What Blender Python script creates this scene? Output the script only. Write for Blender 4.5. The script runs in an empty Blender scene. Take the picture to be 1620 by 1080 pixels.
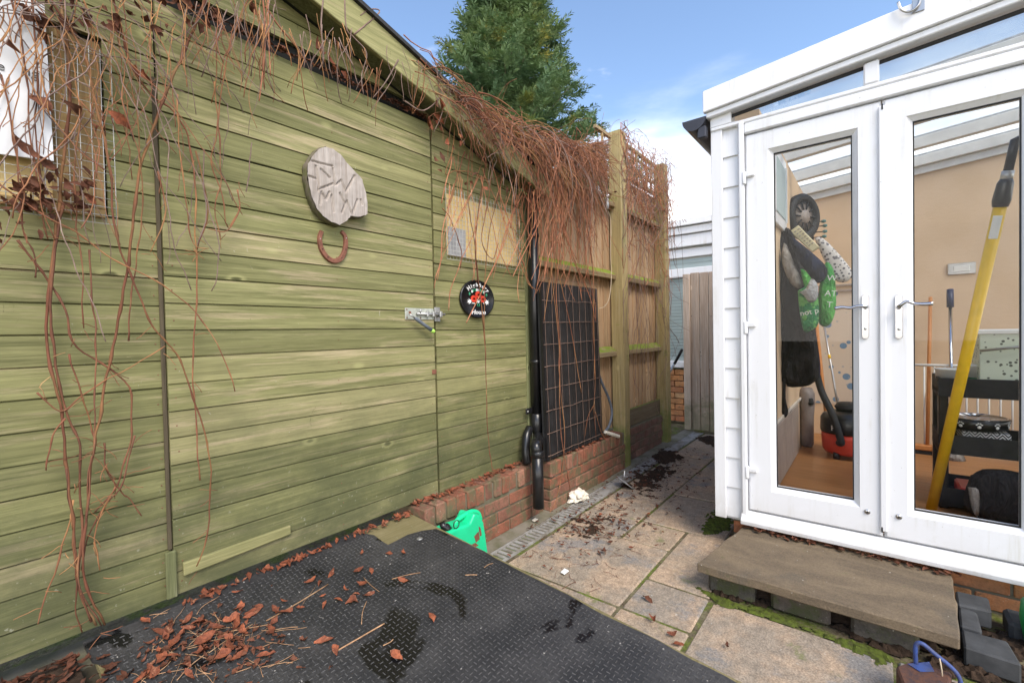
import bpy, bmesh, math, random
from mathutils import Vector, Matrix, noise
R = math.radians
random.seed(7)
scene = bpy.context.scene
col = scene.collection

# ------------------------------------------------------------------ camera
CAM = Vector((0, 0, 1.2))
FPX, YAW, PITCH, ROLL = 722.24, R(38.279), R(-1.107), R(-1.186)
_f = Vector((math.cos(YAW)*math.cos(PITCH), math.sin(YAW)*math.cos(PITCH), math.sin(PITCH)))
_r = Vector((math.sin(YAW), -math.cos(YAW), 0)); _u = _r.cross(_f)
RT = _r*math.cos(ROLL) + _u*math.sin(ROLL); UP = -_r*math.sin(ROLL) + _u*math.cos(ROLL); FW = _f
cd = bpy.data.cameras.new('camera'); cam = bpy.data.objects.new('camera', cd); col.objects.link(cam)
cd.sensor_width = 36; cd.lens = 36*FPX/1620; cd.clip_start = .02; cd.clip_end = 500
m = Matrix((RT, UP, -FW)).transposed().to_4x4(); m.translation = CAM; cam.matrix_world = m
scene.camera = cam

# ------------------------------------------------------------------ sky, sun, exposure
SUN_DIR = Vector((-.34, -.56, .74)).normalized()       # towards the sun
SUN_EL = math.asin(SUN_DIR.z)
world = bpy.data.worlds.new('World'); scene.world = world; world.use_nodes = True
wn, wl = world.node_tree.nodes, world.node_tree.links; wn.clear()
wo = wn.new('ShaderNodeOutputWorld'); bg = wn.new('ShaderNodeBackground'); sky = wn.new('ShaderNodeTexSky')
sky.sky_type = 'NISHITA'; sky.sun_disc = False
sky.sun_elevation = SUN_EL; sky.sun_rotation = math.atan2(SUN_DIR.x, SUN_DIR.y)
sky.air_density = 1.0; sky.dust_density = .25; sky.ozone_density = 1.2
tc = wn.new('ShaderNodeTexCoord'); sp = wn.new('ShaderNodeSeparateXYZ'); wl.new(tc.outputs['Generated'], sp.inputs[0])
mp = wn.new('ShaderNodeMapping'); mp.inputs['Scale'].default_value = (1.3, 1.3, 5.0); wl.new(tc.outputs['Generated'], mp.inputs[0])
nz = wn.new('ShaderNodeTexNoise'); nz.inputs['Scale'].default_value = 2.6; nz.inputs['Detail'].default_value = 7; nz.inputs['Roughness'].default_value = .55
wl.new(mp.outputs[0], nz.inputs['Vector'])
# thin cloud bank low on the horizon, wisps above it
a1 = wn.new('ShaderNodeMath'); a1.operation = 'MULTIPLY_ADD'; a1.inputs[1].default_value = .26; wl.new(nz.outputs['Fac'], a1.inputs[0]); 
a1.inputs[2].default_value = -.13
a2 = wn.new('ShaderNodeMath'); a2.operation = 'ADD'; wl.new(sp.outputs['Z'], a2.inputs[0]); wl.new(a1.outputs[0], a2.inputs[1])
r1 = wn.new('ShaderNodeMapRange'); r1.interpolation_type = 'SMOOTHSTEP'
for i, v in ((1, .11), (2, .45), (3, .97), (4, .0)): r1.inputs[i].default_value = v
wl.new(a2.outputs[0], r1.inputs[0])
r2 = wn.new('ShaderNodeMapRange'); r2.interpolation_type = 'SMOOTHSTEP'
for i, v in ((1, .60), (2, .78), (3, 0.0), (4, .55)): r2.inputs[i].default_value = v
wl.new(nz.outputs['Fac'], r2.inputs[0])
a3 = wn.new('ShaderNodeMath'); a3.operation = 'MAXIMUM'; wl.new(r1.outputs[0], a3.inputs[0]); wl.new(r2.outputs[0], a3.inputs[1])
mx = wn.new('ShaderNodeMix'); mx.data_type = 'RGBA'; wl.new(a3.outputs[0], mx.inputs['Factor'])
wl.new(sky.outputs[0], mx.inputs['A']); mx.inputs['B'].default_value = (11.4, 10.7, 9.9, 1)
wl.new(mx.outputs['Result'], bg.inputs['Color']); bg.inputs['Strength'].default_value = .15
wl.new(bg.outputs[0], wo.inputs[0])
sd = bpy.data.lights.new('sun', 'SUN'); sd.energy = 2.1; sd.angle = R(28); sd.color = (1, .90, .77)
sun = bpy.data.objects.new('sun', sd); col.objects.link(sun); sun.rotation_euler = SUN_DIR.to_track_quat('Z', 'Y').to_euler()
vs = scene.view_settings; vs.view_transform = 'Standard'; vs.look = 'None'; vs.gamma = 1; vs.exposure = 1.0
vs.use_curve_mapping = False
scene.cycles.max_bounces = 10; scene.cycles.transparent_max_bounces = 16

# ------------------------------------------------------------------ pixel -> place (photo pixels, 1620 x 1080)
def ray(px, py): return RT*((px-810)/FPX) - UP*((py-540)/FPX) + FW
def pX(px, py, X): d = ray(px, py); return CAM + d*(X/d.x)
def pY(px, py, Y): d = ray(px, py); return CAM + d*(Y/d.y)
def pZ(px, py, Z): d = ray(px, py); return CAM + d*((Z-CAM.z)/d.z)

# ------------------------------------------------------------------ material helpers
class NT:
    def __init__(s, name):
        s.m = bpy.data.materials.new(name); s.m.use_nodes = True
        s.n, s.l = s.m.node_tree.nodes, s.m.node_tree.links
        s.b = s.n['Principled BSDF']; s.out = s.n['Material Output']
        g = s.n.new('ShaderNodeNewGeometry'); s.pos = g.outputs['Position']; s.geo = g
        oi = s.n.new('ShaderNodeObjectInfo'); s.rnd = oi.outputs['Random']
    def val(s, sock, v):
        if isinstance(v, bpy.types.NodeSocket): s.l.new(v, sock)
        elif isinstance(v, (tuple, list)) and sock.type == 'RGBA' and len(v) == 3: sock.default_value = (*v, 1)
        else: sock.default_value = v
    def math(s, op, a, b=0.0, c=None, clamp=False):
        n = s.n.new('ShaderNodeMath'); n.operation = op; n.use_clamp = clamp
        s.val(n.inputs[0], a); s.val(n.inputs[1], b)
        if c is not None: s.val(n.inputs[2], c)
        return n.outputs[0]
    def vec(s, scale, jitter=0.0, src=None):
        v = src or s.pos
        if jitter:
            a = s.n.new('ShaderNodeVectorMath'); a.operation = 'ADD'; s.l.new(v, a.inputs[0])
            c = s.n.new('ShaderNodeCombineXYZ')
            for i, k in enumerate((37.0, 91.0, 53.0)): s.l.new(s.math('MULTIPLY', s.rnd, k*jitter), c.inputs[i])
            s.l.new(c.outputs[0], a.inputs[1]); v = a.outputs[0]
        mm = s.n.new('ShaderNodeVectorMath'); mm.operation = 'MULTIPLY'; s.l.new(v, mm.inputs[0]); mm.inputs[1].default_value = scale
        return mm.outputs[0]
    def noise(s, vec, scale=1, detail=5, rough=.55, dist=0):
        n = s.n.new('ShaderNodeTexNoise'); s.l.new(vec, n.inputs['Vector'])
        n.inputs['Scale'].default_value = scale; n.inputs['Detail'].default_value = detail
        n.inputs['Roughness'].default_value = rough; n.inputs['Distortion'].default_value = dist
        return n.outputs['Fac']
    def voro(s, vec, scale=1):
        n = s.n.new('ShaderNodeTexVoronoi'); s.l.new(vec, n.inputs['Vector']); n.inputs['Scale'].default_value = scale
        return n.outputs['Distance']
    def rng(s, f, a, b, lo=0.0, hi=1.0):
        n = s.n.new('ShaderNodeMapRange'); n.interpolation_type = 'SMOOTHSTEP'; s.l.new(f, n.inputs[0])
        for i, v in ((1, a), (2, b), (3, lo), (4, hi)): s.val(n.inputs[i], v)
        return n.outputs[0]
    def mix(s, f, a, b):
        n = s.n.new('ShaderNodeMix'); n.data_type = 'RGBA'; s.val(n.inputs['Factor'], f); s.val(n.inputs['A'], a); s.val(n.inputs['B'], b)
        return n.outputs['Result']
    def xyz(s, src=None):
        n = s.n.new('ShaderNodeSeparateXYZ'); s.l.new(src or s.pos, n.inputs[0]); return n.outputs
    def bump(s, h, strength=.3, dist=.004):
        n = s.n.new('ShaderNodeBump'); n.inputs['Strength'].default_value = strength; n.inputs['Distance'].default_value = dist
        s.l.new(h, n.inputs['Height']); s.l.new(n.outputs[0], s.b.inputs['Normal'])
    def bright(s, c, f):      # c * f (f a socket or a number)
        n = s.n.new('ShaderNodeMix'); n.data_type = 'RGBA'; n.blend_type = 'MULTIPLY'; n.inputs['Factor'].default_value = 1
        s.val(n.inputs['A'], c)
        cc = s.n.new('ShaderNodeCombineXYZ')
        for i in range(3): s.val(cc.inputs[i], f)
        s.l.new(cc.outputs[0], n.inputs['B']); return n.outputs['Result']
    def fin(s, c, rough=.6, spec=.4, metal=0.0):
        s.val(s.b.inputs['Base Color'], c); s.val(s.b.inputs['Roughness'], rough)
        s.b.inputs['Specular IOR Level'].default_value = spec; s.b.inputs['Metallic'].default_value = metal
        return s.m
M = {}
def plain(name, c, rough=.5, var=.15, scale=8, spec=.4, metal=0.0, bump=0, c2=None, jit=1):
    t = NT(name); v = t.vec((scale,)*3, jit); n = t.noise(v, 1, 5, .6)
    c2 = c2 or tuple(x*.55 for x in c)
    cc = t.mix(t.rng(n, .35, .75, 0, 1), c, c2) if c2 and var >= .5 else t.bright(c, t.rng(n, .2, .8, 1-var, 1+var))
    if bump: t.bump(t.noise(v, 4, 6, .7), bump, .003)
    M[name] = t.fin(cc, rough, spec, metal); return M[name]

def wood(name, base, light, dark, axis='X', worn=None, worn_amt=.5, algae_shade=None, algae_shade_top=0, rough=.75, knots=True, moss=None):
    t = NT(name)
    sc = {'X': (2.1, 62, 62), 'Z': (62, 62, 2.1), 'Y': (62, 2.1, 62)}[axis]
    sk = {'X': (3.6, 7, 7), 'Z': (7, 7, 3.6), 'Y': (7, 3.6, 7)}[axis]
    g = t.noise(t.vec(sc, 1), 1, 8, .74, .35)
    fine = t.noise(t.vec(tuple(x*3 for x in sc), 1), 1, 4, .7)
    big = t.noise(t.vec(tuple(min(x, 8)*.9 for x in sc), 1), 1, 4, .6)
    c = t.mix(t.rng(g, .33, .67), dark, light); c = t.mix(t.rng(big, .35, .7, .2, .65), c, base)
    if worn:
        wv = t.noise(t.vec(tuple(x*.8 if x < 10 else 24 for x in sc), 1), 1, 6, .7, .3)
        c = t.mix(t.rng(t.rnd, .62, .95, 0, .34), c, tuple(.55*x+.45*y for x, y in zip(worn, base)))
        f = t.math('MULTIPLY', t.rng(wv, .50, .66, 0, 1), t.rng(g, .40, .55, .05, 1))
        c = t.mix(t.math('MULTIPLY', f, worn_amt), c, worn)
        sv = t.noise(t.vec(tuple(x*.9 if x > 10 else x*7 for x in sc), 1), 1, 5, .75, 1.0)
        c = t.mix(t.rng(sv, .68, .75, 0, .55), c, tuple(min(1, x*1.55) for x in worn))
        sp = t.noise(t.vec((60, 60, 60), 0), 1, 3, .7)
        c = t.mix(t.rng(sp, .70, .74, 0, .5), c, (.5, .5, .42))
        sr = t.noise(t.vec((22, 22, 9), 0), 1, 6, .8, 1.5); c = t.mix(t.rng(sr, .66, .70, 0, .55), c, (.52, .50, .42)); c = t.mix(t.rng(sr, .30, .35, .6, 0), c, tuple(x*.55 for x in dark))
    c = t.bright(c, t.rng(t.rnd, 0, 1, .82, 1.10))
    c = t.bright(c, t.rng(fine, .2, .8, .82, 1.15))
    if knots:
        k = t.voro(t.vec(sk, 1), .8)
        kn = t.math('ADD', k, t.math('MULTIPLY_ADD', fine, .05, -.025))
        c = t.mix(t.rng(kn, .03, .06, .7, 0), c, tuple(x*.45 for x in dark))
        c = t.mix(t.math('MULTIPLY', t.rng(kn, .05, .07), t.rng(kn, .07, .13, .45, 0)), c, tuple(min(1, x*1.4) for x in light))
    if algae_shade:
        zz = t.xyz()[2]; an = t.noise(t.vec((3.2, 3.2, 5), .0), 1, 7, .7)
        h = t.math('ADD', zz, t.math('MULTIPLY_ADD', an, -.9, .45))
        c = t.mix(t.math('MULTIPLY', t.rng(h, .25, algae_shade_top, .85, 0), t.rng(an, .3, .6, .5, 1)), c, algae_shade)
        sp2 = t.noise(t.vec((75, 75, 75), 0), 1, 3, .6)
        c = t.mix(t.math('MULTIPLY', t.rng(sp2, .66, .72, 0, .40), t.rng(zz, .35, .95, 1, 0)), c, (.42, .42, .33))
    if moss:
        mn = t.noise(t.vec((9, 9, 9), .5), 1, 6, .65); nrm = t.xyz(t.geo.outputs['Normal'])[2]
        f = t.math('MAXIMUM', t.math('MULTIPLY', t.rng(nrm, .5, .8), t.rng(mn, .3, .5)), t.rng(mn, .60, .72, 0, .7))
        c = t.mix(f, c, moss)
    t.bump(t.math('ADD', g, t.math('MULTIPLY', fine, .5)), .35, .003)
    M[name] = t.fin(c, rough, .25); return M[name]

wood('green_wood', (.225, .222, .090), (.310, .300, .135), (.110, .112, .042), 'X', worn=(.43, .345, .215), worn_amt=.75, algae_shade=(.072, .080, .038), algae_shade_top=1.15)  # algae stain, deepened low down to carry the base's dimmer light in colour
wood('barge_wood', (.30, .29, .12), (.40, .37, .18), (.17, .17, .07), 'X', worn=(.42, .34, .2), worn_amt=.5)
wood('trim_wood', (.16, .17, .075), (.25, .26, .13), (.07, .08, .035), 'Z', worn=(.35, .33, .22), worn_amt=.5)
wood('fence_wood', (.52, .35, .20), (.62, .45, .28), (.34, .20, .11), 'Z', worn=(.40, .34, .25), worn_amt=.5)
wood('post_wood', (.38, .30, .14), (.48, .38, .19), (.24, .19, .085), 'Z', worn=(.36, .33, .24), worn_amt=.6, algae_shade=(.13, .17, .04), algae_shade_top=.55, moss=(.16, .22, .03))
wood('rail_wood', (.28, .21, .11), (.36, .27, .15), (.16, .11, .055), 'X', worn=(.3, .26, .18), worn_amt=.4, moss=(.20, .26, .035))
wood('gravel_board', (.12, .09, .055), (.2, .15, .09), (.05, .04, .025), 'X', worn=(.22, .2, .15), worn_amt=.5, moss=(.15, .18, .05))
wood('gate_wood', (.50, .40, .32), (.60, .50, .42), (.30, .22, .165), 'Z', worn=(.34, .30, .26), worn_amt=.6, algae_shade=(.16, .16, .09), algae_shade_top=.5)
wood('dark_trim', (.085, .068, .042), (.13, .105, .065), (.04, .032, .02), 'Z', knots=False)
wood('sill_wood', (.22, .17, .085), (.30, .24, .13), (.10, .08, .04), 'X', worn=(.34, .28, .16), worn_amt=.5, knots=False)
wood('window_wood', (.33, .22, .09), (.42, .3, .14), (.18, .11, .05), 'Z', worn=(.36, .28, .15))
wood('ply_edge', (.30, .25, .13), (.42, .35, .2), (.15, .125, .055), 'X', worn=(.4, .34, .22), worn_amt=.7, algae_shade=(.17, .145, .065), algae_shade_top=.7, knots=False)
wood('log_face', (.47, .41, .36), (.58, .52, .47), (.32, .27, .23), 'Z', worn=(.55, .5, .46), worn_amt=.4, knots=False)
wood('floor_wood', (.33, .15, .055), (.42, .2, .08), (.2, .085, .03), 'Y', rough=.35, knots=False)
plain('bark', (.17, .14, .11), .9, .5, 25, c2=(.10, .11, .03), bump=.8)
plain('dark_gap', (.012, .012, .010), .9)
plain('felt', (.035, .035, .036), .95, .3, 60, bump=.5)
def upvcmat():
    t = NT('upvc'); s = t.noise(t.vec((26, 26, 1.6), 0), 1, 5, .65); b = t.noise(t.vec((5, 5, 5), 0), 1, 6, .7); z = t.xyz()[2]
    c = t.mix(t.math('MULTIPLY', t.rng(s, .48, .75), t.rng(b, .35, .7)), (.75, .76, .785), (.62, .61, .58))
    f = t.math('MULTIPLY', t.rng(t.math('ADD', z, t.math('MULTIPLY', b, .35)), .30, .55, .55, 0), t.rng(b, .40, .62, .2, 1)); c = t.mix(f, c, (.40, .37, .30))
    sp = t.noise(t.vec((85, 85, 85), 0), 1, 2, .6); c = t.mix(t.rng(sp, .74, .77, 0, .6), c, (.25, .23, .2)); t.bump(b, .05, .004)
    M['upvc'] = t.fin(c, .32, .5)
upvcmat()
plain('upvc_dull', (.66, .65, .62), .45, .1, 8, .4)
plain('chrome', (.50, .50, .52), .14, .05, 20, .5, 1.0)
plain('galv', (.46, .46, .45), .42, .25, 30, .5, .75)
plain('galv_paint', (.44, .46, .40), .45, .3, 40, .4, .25)
plain('wire', (.56, .56, .53), .5, .3, 40, .5, .2)
plain('rust_wire', (.20, .13, .10), .7, .4, 40)
plain('rust', (.23, .095, .06), .65, .3, 60, .4, .3, bump=.4)
plain('black_plastic', (.012, .012, .013), .28, .3, 12, .5)
plain('black_soft', (.017, .017, .018), .7, .35, 20)
plain('black_sheet', (.020, .020, .021), .42, .35, 14, .5, bump=.1)
plain('white_board', (.78, .80, .82), .5, .06, 6)
plain('print_grey', (.09, .085, .085), .6)
plain('tan_board', (.70, .53, .24), .7, .12, 12)
plain('grey_board', (.36, .36, .36), .7, .15, 12)
plain('paint_black', (.010, .010, .011), .25, .1, 5)
plain('paint_white', (.85, .85, .83), .5, .03)
plain('paint_red', (.72, .06, .03), .5, .1, 30)
plain('paint_leaf', (.05, .30, .16), .5, .1, 30)
plain('paint_orange', (.85, .25, .06), .5, .1, 30)
plain('grip_grey', (.13, .15, .18), .55, .2, 40)
plain('grip_lime', (.42, .75, .12), .45, .05)
plain('stoneware', (.70, .66, .55), .5, .1, 30)
plain('lead_grey', (.33, .33, .33), .5, .25, 30, .4, .4)
plain('jerry_green', (.012, .60, .27), .32, .08, 9)
def stepmat():
    t = NT('step_stone'); n = t.noise(t.vec((7, 2.5, 7), 0), 1, 8, .7, .5); f = t.noise(t.vec((160,)*3, 0), 1, 4, .75); b = t.noise(t.vec((3,)*3, 0), 1, 5, .6)
    c = t.mix(t.rng(n, .35, .65), (.125, .095, .064), (.195, .148, .095)); c = t.mix(t.rng(b, .50, .62, 0, .7), c, (.105, .09, .07)); c = t.bright(c, t.rng(f, .25, .75, .72, 1.25))
    m_ = t.noise(t.vec((14,)*3, 0), 1, 6, .7); c = t.mix(t.rng(m_, .62, .70, 0, .6), c, (.10, .11, .045)); s = t.noise(t.vec((50,)*3, 0), 1, 2, .6); c = t.mix(t.rng(s, .72, .75, 0, .7), c, (.5, .48, .42))
    t.bump(t.math('ADD', f, t.math('MULTIPLY', n, 3)), .5, .004); M['step_stone'] = t.fin(c, .8, .3)
stepmat()
plain('mortar', (.17, .15, .11), .95, .5, 12, .2, c2=(.10, .10, .055), bump=.6)
plain('rust_dark', (.12, .058, .04), .85, .5, 40, .2, c2=(.05, .04, .045), bump=1)
plain('block_grey', (.052, .054, .056), .75, .35, 12, .3, bump=.4)
plain('blue_paint', (.035, .075, .26), .5, .5, 30, c2=(.06, .06, .09))
plain('string', (.55, .45, .32), .9)
plain('soil', (.035, .024, .017), .95, .5, 50, .1, c2=(.07, .045, .03), bump=1)
plain('moss', (.105, .135, .024), .95, .5, 45, .1, c2=(.05, .05, .022), bump=1)
plain('paper', (.72, .66, .55), .8, .2, 30)
plain('gutter_grey', (.035, .037, .05), .35, .2, 6)
plain('concrete', (.24, .215, .17), .9, .5, 7, .2, c2=(.12, .12, .065), bump=.4)
plain('channel_grey', (.33, .32, .30), .85, .5, 14, .3, c2=(.17, .145, .11), bump=.3)
# leaves and vines: colour differs from object to object and along each mesh
def leafmat(name, a, b, c, sc=14, rough=.75, trans=0):
    t = NT(name); n = t.noise(t.vec((sc,)*3, 1), 1, 4, .6); n2 = t.noise(t.vec((sc*6,)*3, 1), 1, 3, .6)
    cc = t.mix(t.rng(n, .35, .6), a, b); cc = t.mix(t.rng(n, .58, .72), cc, c); cc = t.bright(cc, t.rng(n2, .25, .75, .7, 1.25))
    cc = t.bright(cc, t.rng(t.rnd, 0, 1, .75, 1.2))
    t.b.inputs['Subsurface Weight'].default_value = 0
    M[name] = t.fin(cc, rough, .25)
    return M[name]
leafmat('dead_leaf', (.29, .090, .042), (.16, .052, .028), (.40, .19, .105), 34)
leafmat('dead_leaf_dark', (.10, .04, .022), (.15, .055, .03), (.06, .03, .02), 20)
leafmat('vine_stem', (.34, .175, .075), (.19, .072, .042), (.42, .26, .12), 2.4)
leafmat('vine_dark', (.22, .095, .05), (.13, .055, .034), (.30, .15, .075), 3.0)
leafmat('vine_red', (.47, .21, .115), (.34, .135, .075), (.54, .31, .19), 5.0)
leafmat('vine_grey', (.24, .17, .14), (.17, .11, .09), (.33, .25, .20), 4.0)
leafmat('twig', (.45, .27, .15), (.35, .2, .11), (.5, .34, .2), 8)

def brickmat(name, a, b, c, dirt, amt=.5):
    t = NT(name); n = t.noise(t.vec((14,)*3, 1), 1, 6, .65); f = t.noise(t.vec((90,)*3, 1), 1, 3, .7)
    cc = t.mix(t.rng(t.rnd, .1, .6), a, b); cc = t.mix(t.rng(t.rnd, .62, .95), cc, c)
    cc = t.bright(cc, t.rng(n, .25, .75, .72, 1.2)); cc = t.bright(cc, t.rng(f, .3, .7, .85, 1.12))
    dn = t.noise(t.vec((9,)*3, 0), 1, 7, .75); cc = t.mix(t.rng(dn, .44, .60, 0, amt), cc, dirt); ch = t.noise(t.vec((30,)*3, 1), 1, 5, .7); cc = t.mix(t.rng(ch, .58, .66, 0, .6), cc, tuple(x*.5 for x in dirt))
    sp = t.noise(t.vec((60,)*3, 0), 1, 3, .7); cc = t.mix(t.rng(sp, .66, .72, 0, .7), cc, (.5, .45, .38))
    t.bump(t.math('ADD', n, f), .5, .004); M[name] = t.fin(cc, .9, .2)
brickmat('brick', (.27, .105, .065), (.21, .10, .07), (.31, .155, .105), (.13, .115, .065), .95)
brickmat('brick_old', (.20, .105, .085), (.16, .095, .08), (.24, .14, .11), (.13, .115, .085), .85)
brickmat('brick_orange', (.52, .24, .10), (.42, .155, .075), (.56, .33, .17), (.3, .2, .12), .3)
brickmat('block_old', (.13, .105, .085), (.11, .10, .085), (.17, .12, .09), (.09, .095, .045), .9)
def slabmat():
    t = NT('slab'); n = t.noise(t.vec((5,)*3, 1), 1, 6, .6); f = t.noise(t.vec((140,)*3, 0), 1, 3, .7)
    c = t.mix(t.rng(t.rnd, .2, .9), (.36, .28, .20), (.30, .25, .195)); c = t.mix(t.rng(n, .42, .62), c, (.42, .31, .215))
    md = t.noise(t.vec((24,)*3, 0), 1, 6, .75); c = t.bright(c, t.rng(md, .3, .7, .74, 1.2)); c = t.mix(t.rng(md, .60, .68, 0, .5), c, (.14, .115, .085))
    b = t.noise(t.vec((3.4,)*3, .6), 1, 7, .7); c = t.mix(t.rng(b, .52, .64, 0, .75), c, (.20, .20, .20))
    c = t.bright(c, t.rng(f, .3, .7, .68, 1.28))
    gv = t.noise(t.vec((6.5,)*3, 0), 1, 7, .7); c = t.mix(t.rng(gv, .60, .70, 0, .65), c, (.15, .17, .05))
    s = t.noise(t.vec((45,)*3, 0), 1, 2, .6); c = t.mix(t.rng(s, .70, .74, 0, .7), c, (.55, .52, .47))
    t.bump(t.math('ADD', f, t.math('MULTIPLY', n, 2)), .4, .003); M['slab'] = t.fin(c, t.rng(n, .3, .7, .55, .9), .35)
slabmat()
def groundmat():
    t = NT('earth'); n = t.noise(t.vec((9,)*3, 0), 1, 7, .7); f = t.noise(t.vec((60,)*3, 0), 1, 4, .7)
    c = t.mix(t.rng(n, .35, .6), (.10, .075, .05), (.17, .15, .09)); g = t.noise(t.vec((5,)*3, 0), 1.3, 6, .7)
    c = t.mix(t.rng(g, .46, .60), c, (.12, .15, .03)); c = t.bright(c, t.rng(f, .3, .7, .7, 1.3)); t.bump(f, .9, .008)
    M['earth'] = t.fin(c, .95, .15)
groundmat()
def rubbermat():
    t = NT('rubber'); n = t.noise(t.vec((4.5,)*3, 0), 1, 6, .65); f = t.noise(t.vec((120, 120, 120), 0), 1, 3, .7)
    c = t.mix(t.rng(n, .35, .7), (.022, .022, .023), (.050, .048, .047)); c = t.bright(c, t.rng(f, .3, .7, .75, 1.3))
    w = t.noise(t.vec((2.8,)*3, 0), 1, 4, .55, .6); wet = t.rng(w, .605, .635)
    s = t.noise(t.vec((55,)*3, 0), 1, 2, .6)
    c = t.mix(t.rng(s, .71, .75, 0, .8), c, (.45, .42, .38)); c = t.mix(wet, c, (.006, .006, .007))
    t.bump(f, .25, .002); M['rubber'] = t.fin(c, t.math('MULTIPLY_ADD', wet, -.30, .55), .4)
rubbermat()
plain('rubber_stud', (.066, .064, .062), .55, .45, 9, .35)
def glass(name, tint=(1, 1, 1), refl=1.0):
    t = NT(name); n = t.n; n.remove(t.b)
    tr = n.new('ShaderNodeBsdfTransparent'); tr.inputs[0].default_value = (*tint, 1)
    gl = n.new('ShaderNodeBsdfGlossy'); gl.inputs['Roughness'].default_value = .0
    fr = n.new('ShaderNodeFresnel'); fr.inputs[0].default_value = 1.5
    mxs = n.new('ShaderNodeMixShader'); t.l.new(t.math('MULTIPLY', fr.outputs[0], refl), mxs.inputs[0])
    t.l.new(tr.outputs[0], mxs.inputs[1]); t.l.new(gl.outputs[0], mxs.inputs[2]); t.l.new(mxs.outputs[0], t.out.inputs[0]); M[name] = t.m
glass('glass', (.985, .99, .985), .28); glass('roof_glass', (.96, .98, .985), .4)
def plaster():
    t = NT('plaster'); w = t.noise(t.vec((14, 14, 26), 0), 1, 3, .5, 1.2); n = t.noise(t.vec((3,)*3, 0), 1, 3, .5)
    c = t.mix(t.rng(n, .3, .7), (.62, .45, .29), (.67, .50, .34)); t.bump(w, .12, .01); M['plaster'] = t.fin(c, .7, .2)
plaster()
def dotpaper():
    t = NT('dot_paper'); v = t.vec((0, 9.5, 9.5)); d = t.voro(v, 1); d2 = t.voro(t.vec((0, 17, 17)), 1)
    c = t.mix(t.rng(d, .26, .29, 1, 0), (.62, .52, .42), (.16, .25, .36)); c = t.mix(t.rng(d2, .15, .18, .6, 0), c, (.3, .34, .38)); M['dot_paper'] = t.fin(c, .7, .2)
dotpaper()
def conifer():
    t = NT('conifer_leaf'); n = t.noise(t.vec((.9,)*3, 0), 1, 4, .6); f = t.noise(t.vec((14,)*3, 0), 1, 3, .7)
    c = t.mix(t.rng(n, .36, .62), (.12, .20, .11), (.20, .28, .13)); c = t.mix(t.rng(n, .57, .70), c, (.40, .36, .10))  # golden clumps put sunlight on the crown into the leaf colour
    c = t.bright(c, t.rng(f, .25, .75, .65, 1.35)); M['conifer_leaf'] = t.fin(c, .7, .2)
conifer()
plain('yellow_paint', (.80, .50, .02), .35, .1, 20); plain('broom_wood', (.50, .20, .06), .5, .1, 30)
plain('navy_plastic', (.02, .03, .08), .4); 
def clothmat(name, a, b, sc, rough, dist, patch=0):
    t = NT(name); w = t.noise(t.vec(sc, 0), 1, 4, .55, 1.2); n = t.noise(t.vec((11,)*3, 1), 1, 5, .6); f = t.noise(t.vec((300,)*3, 0), 1, 2, .5)
    c = t.mix(t.rng(n, .40, .62) if not patch else t.rng(n, .52, .56), a, b); c = t.bright(c, t.rng(f, .3, .7, .85, 1.15)); t.bump(w, 1.0, dist); M[name] = t.fin(c, rough, .3)
clothmat('coat_black', (.024, .021, .022), (.012, .011, .012), (30, 30, 7), .9, .05); clothmat('coat_navy', (.018, .025, .055), (.010, .012, .022), (30, 30, 9), .85, .05); clothmat('cloth_grey', (.36, .33, .30), (.24, .22, .2), (30, 30, 10), .9, .04)
clothmat('bag_green', (.05, .34, .06), (.13, .50, .10), (34, 34, 16), .35, .05); clothmat('bag_dark_green', (.015, .24, .07), (.16, .50, .12), (34, 34, 24), .35, .05, 1); clothmat('bag_white', (.66, .66, .64), (.5, .5, .5), (40, 40, 30), .4, .05)
plain('cream_plastic', (.66, .58, .36), .5); plain('vac_red', (.55, .055, .03), .35, .1, 8)
plain('bin_taupe', (.20, .165, .15), .5, .25, 14); plain('tub_white', (.74, .74, .70), .45, .05); plain('skirting', (.60, .54, .46), .55, .08)
plain('tile_grey', (.34, .28, .24), .5, .12, 10); plain('steel', (.45, .45, .45), .3, .1, 20, .5, .9); plain('red_plastic', (.5, .03, .03), .4)
plain('tyre', (.016, .015, .014), .6, .3, 30); plain('teal', (.08, .20, .18), .4)
plain('hose_green', (.01, .22, .06), .45, .2, 20); plain('render_white', (.72, .72, .70), .7, .06, 5); plain('blind', (.42, .50, .50), .6, .06, 3)
def pattern(name, a, b, sc, th, vor=True):
    t = NT(name); f = t.voro(t.vec((sc,)*3, 0), 1) if vor else t.noise(t.vec((sc,)*3, 0), 1, 3, .6)
    M[name] = t.fin(t.mix(t.rng(f, th, th+.06), a, b), .6, .3)
pattern('speckle', (.14, .13, .14), (.60, .56, .53), 52, .36); pattern('print_box', (.12, .13, .10), (.62, .68, .55), 42, .24)
def chevron():
    t = NT('chevron'); o = t.xyz(); zz = t.math('PINGPONG', t.math('MULTIPLY', o[1], 1.0), .02)
    f = t.math('PINGPONG', t.math('ADD', o[2], t.math('MULTIPLY', zz, 1.2)), .008); M['chevron'] = t.fin(t.mix(t.rng(f, .0035, .0045), (.02, .02, .02), (.8, .8, .78)), .5, .3)
chevron()
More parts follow.
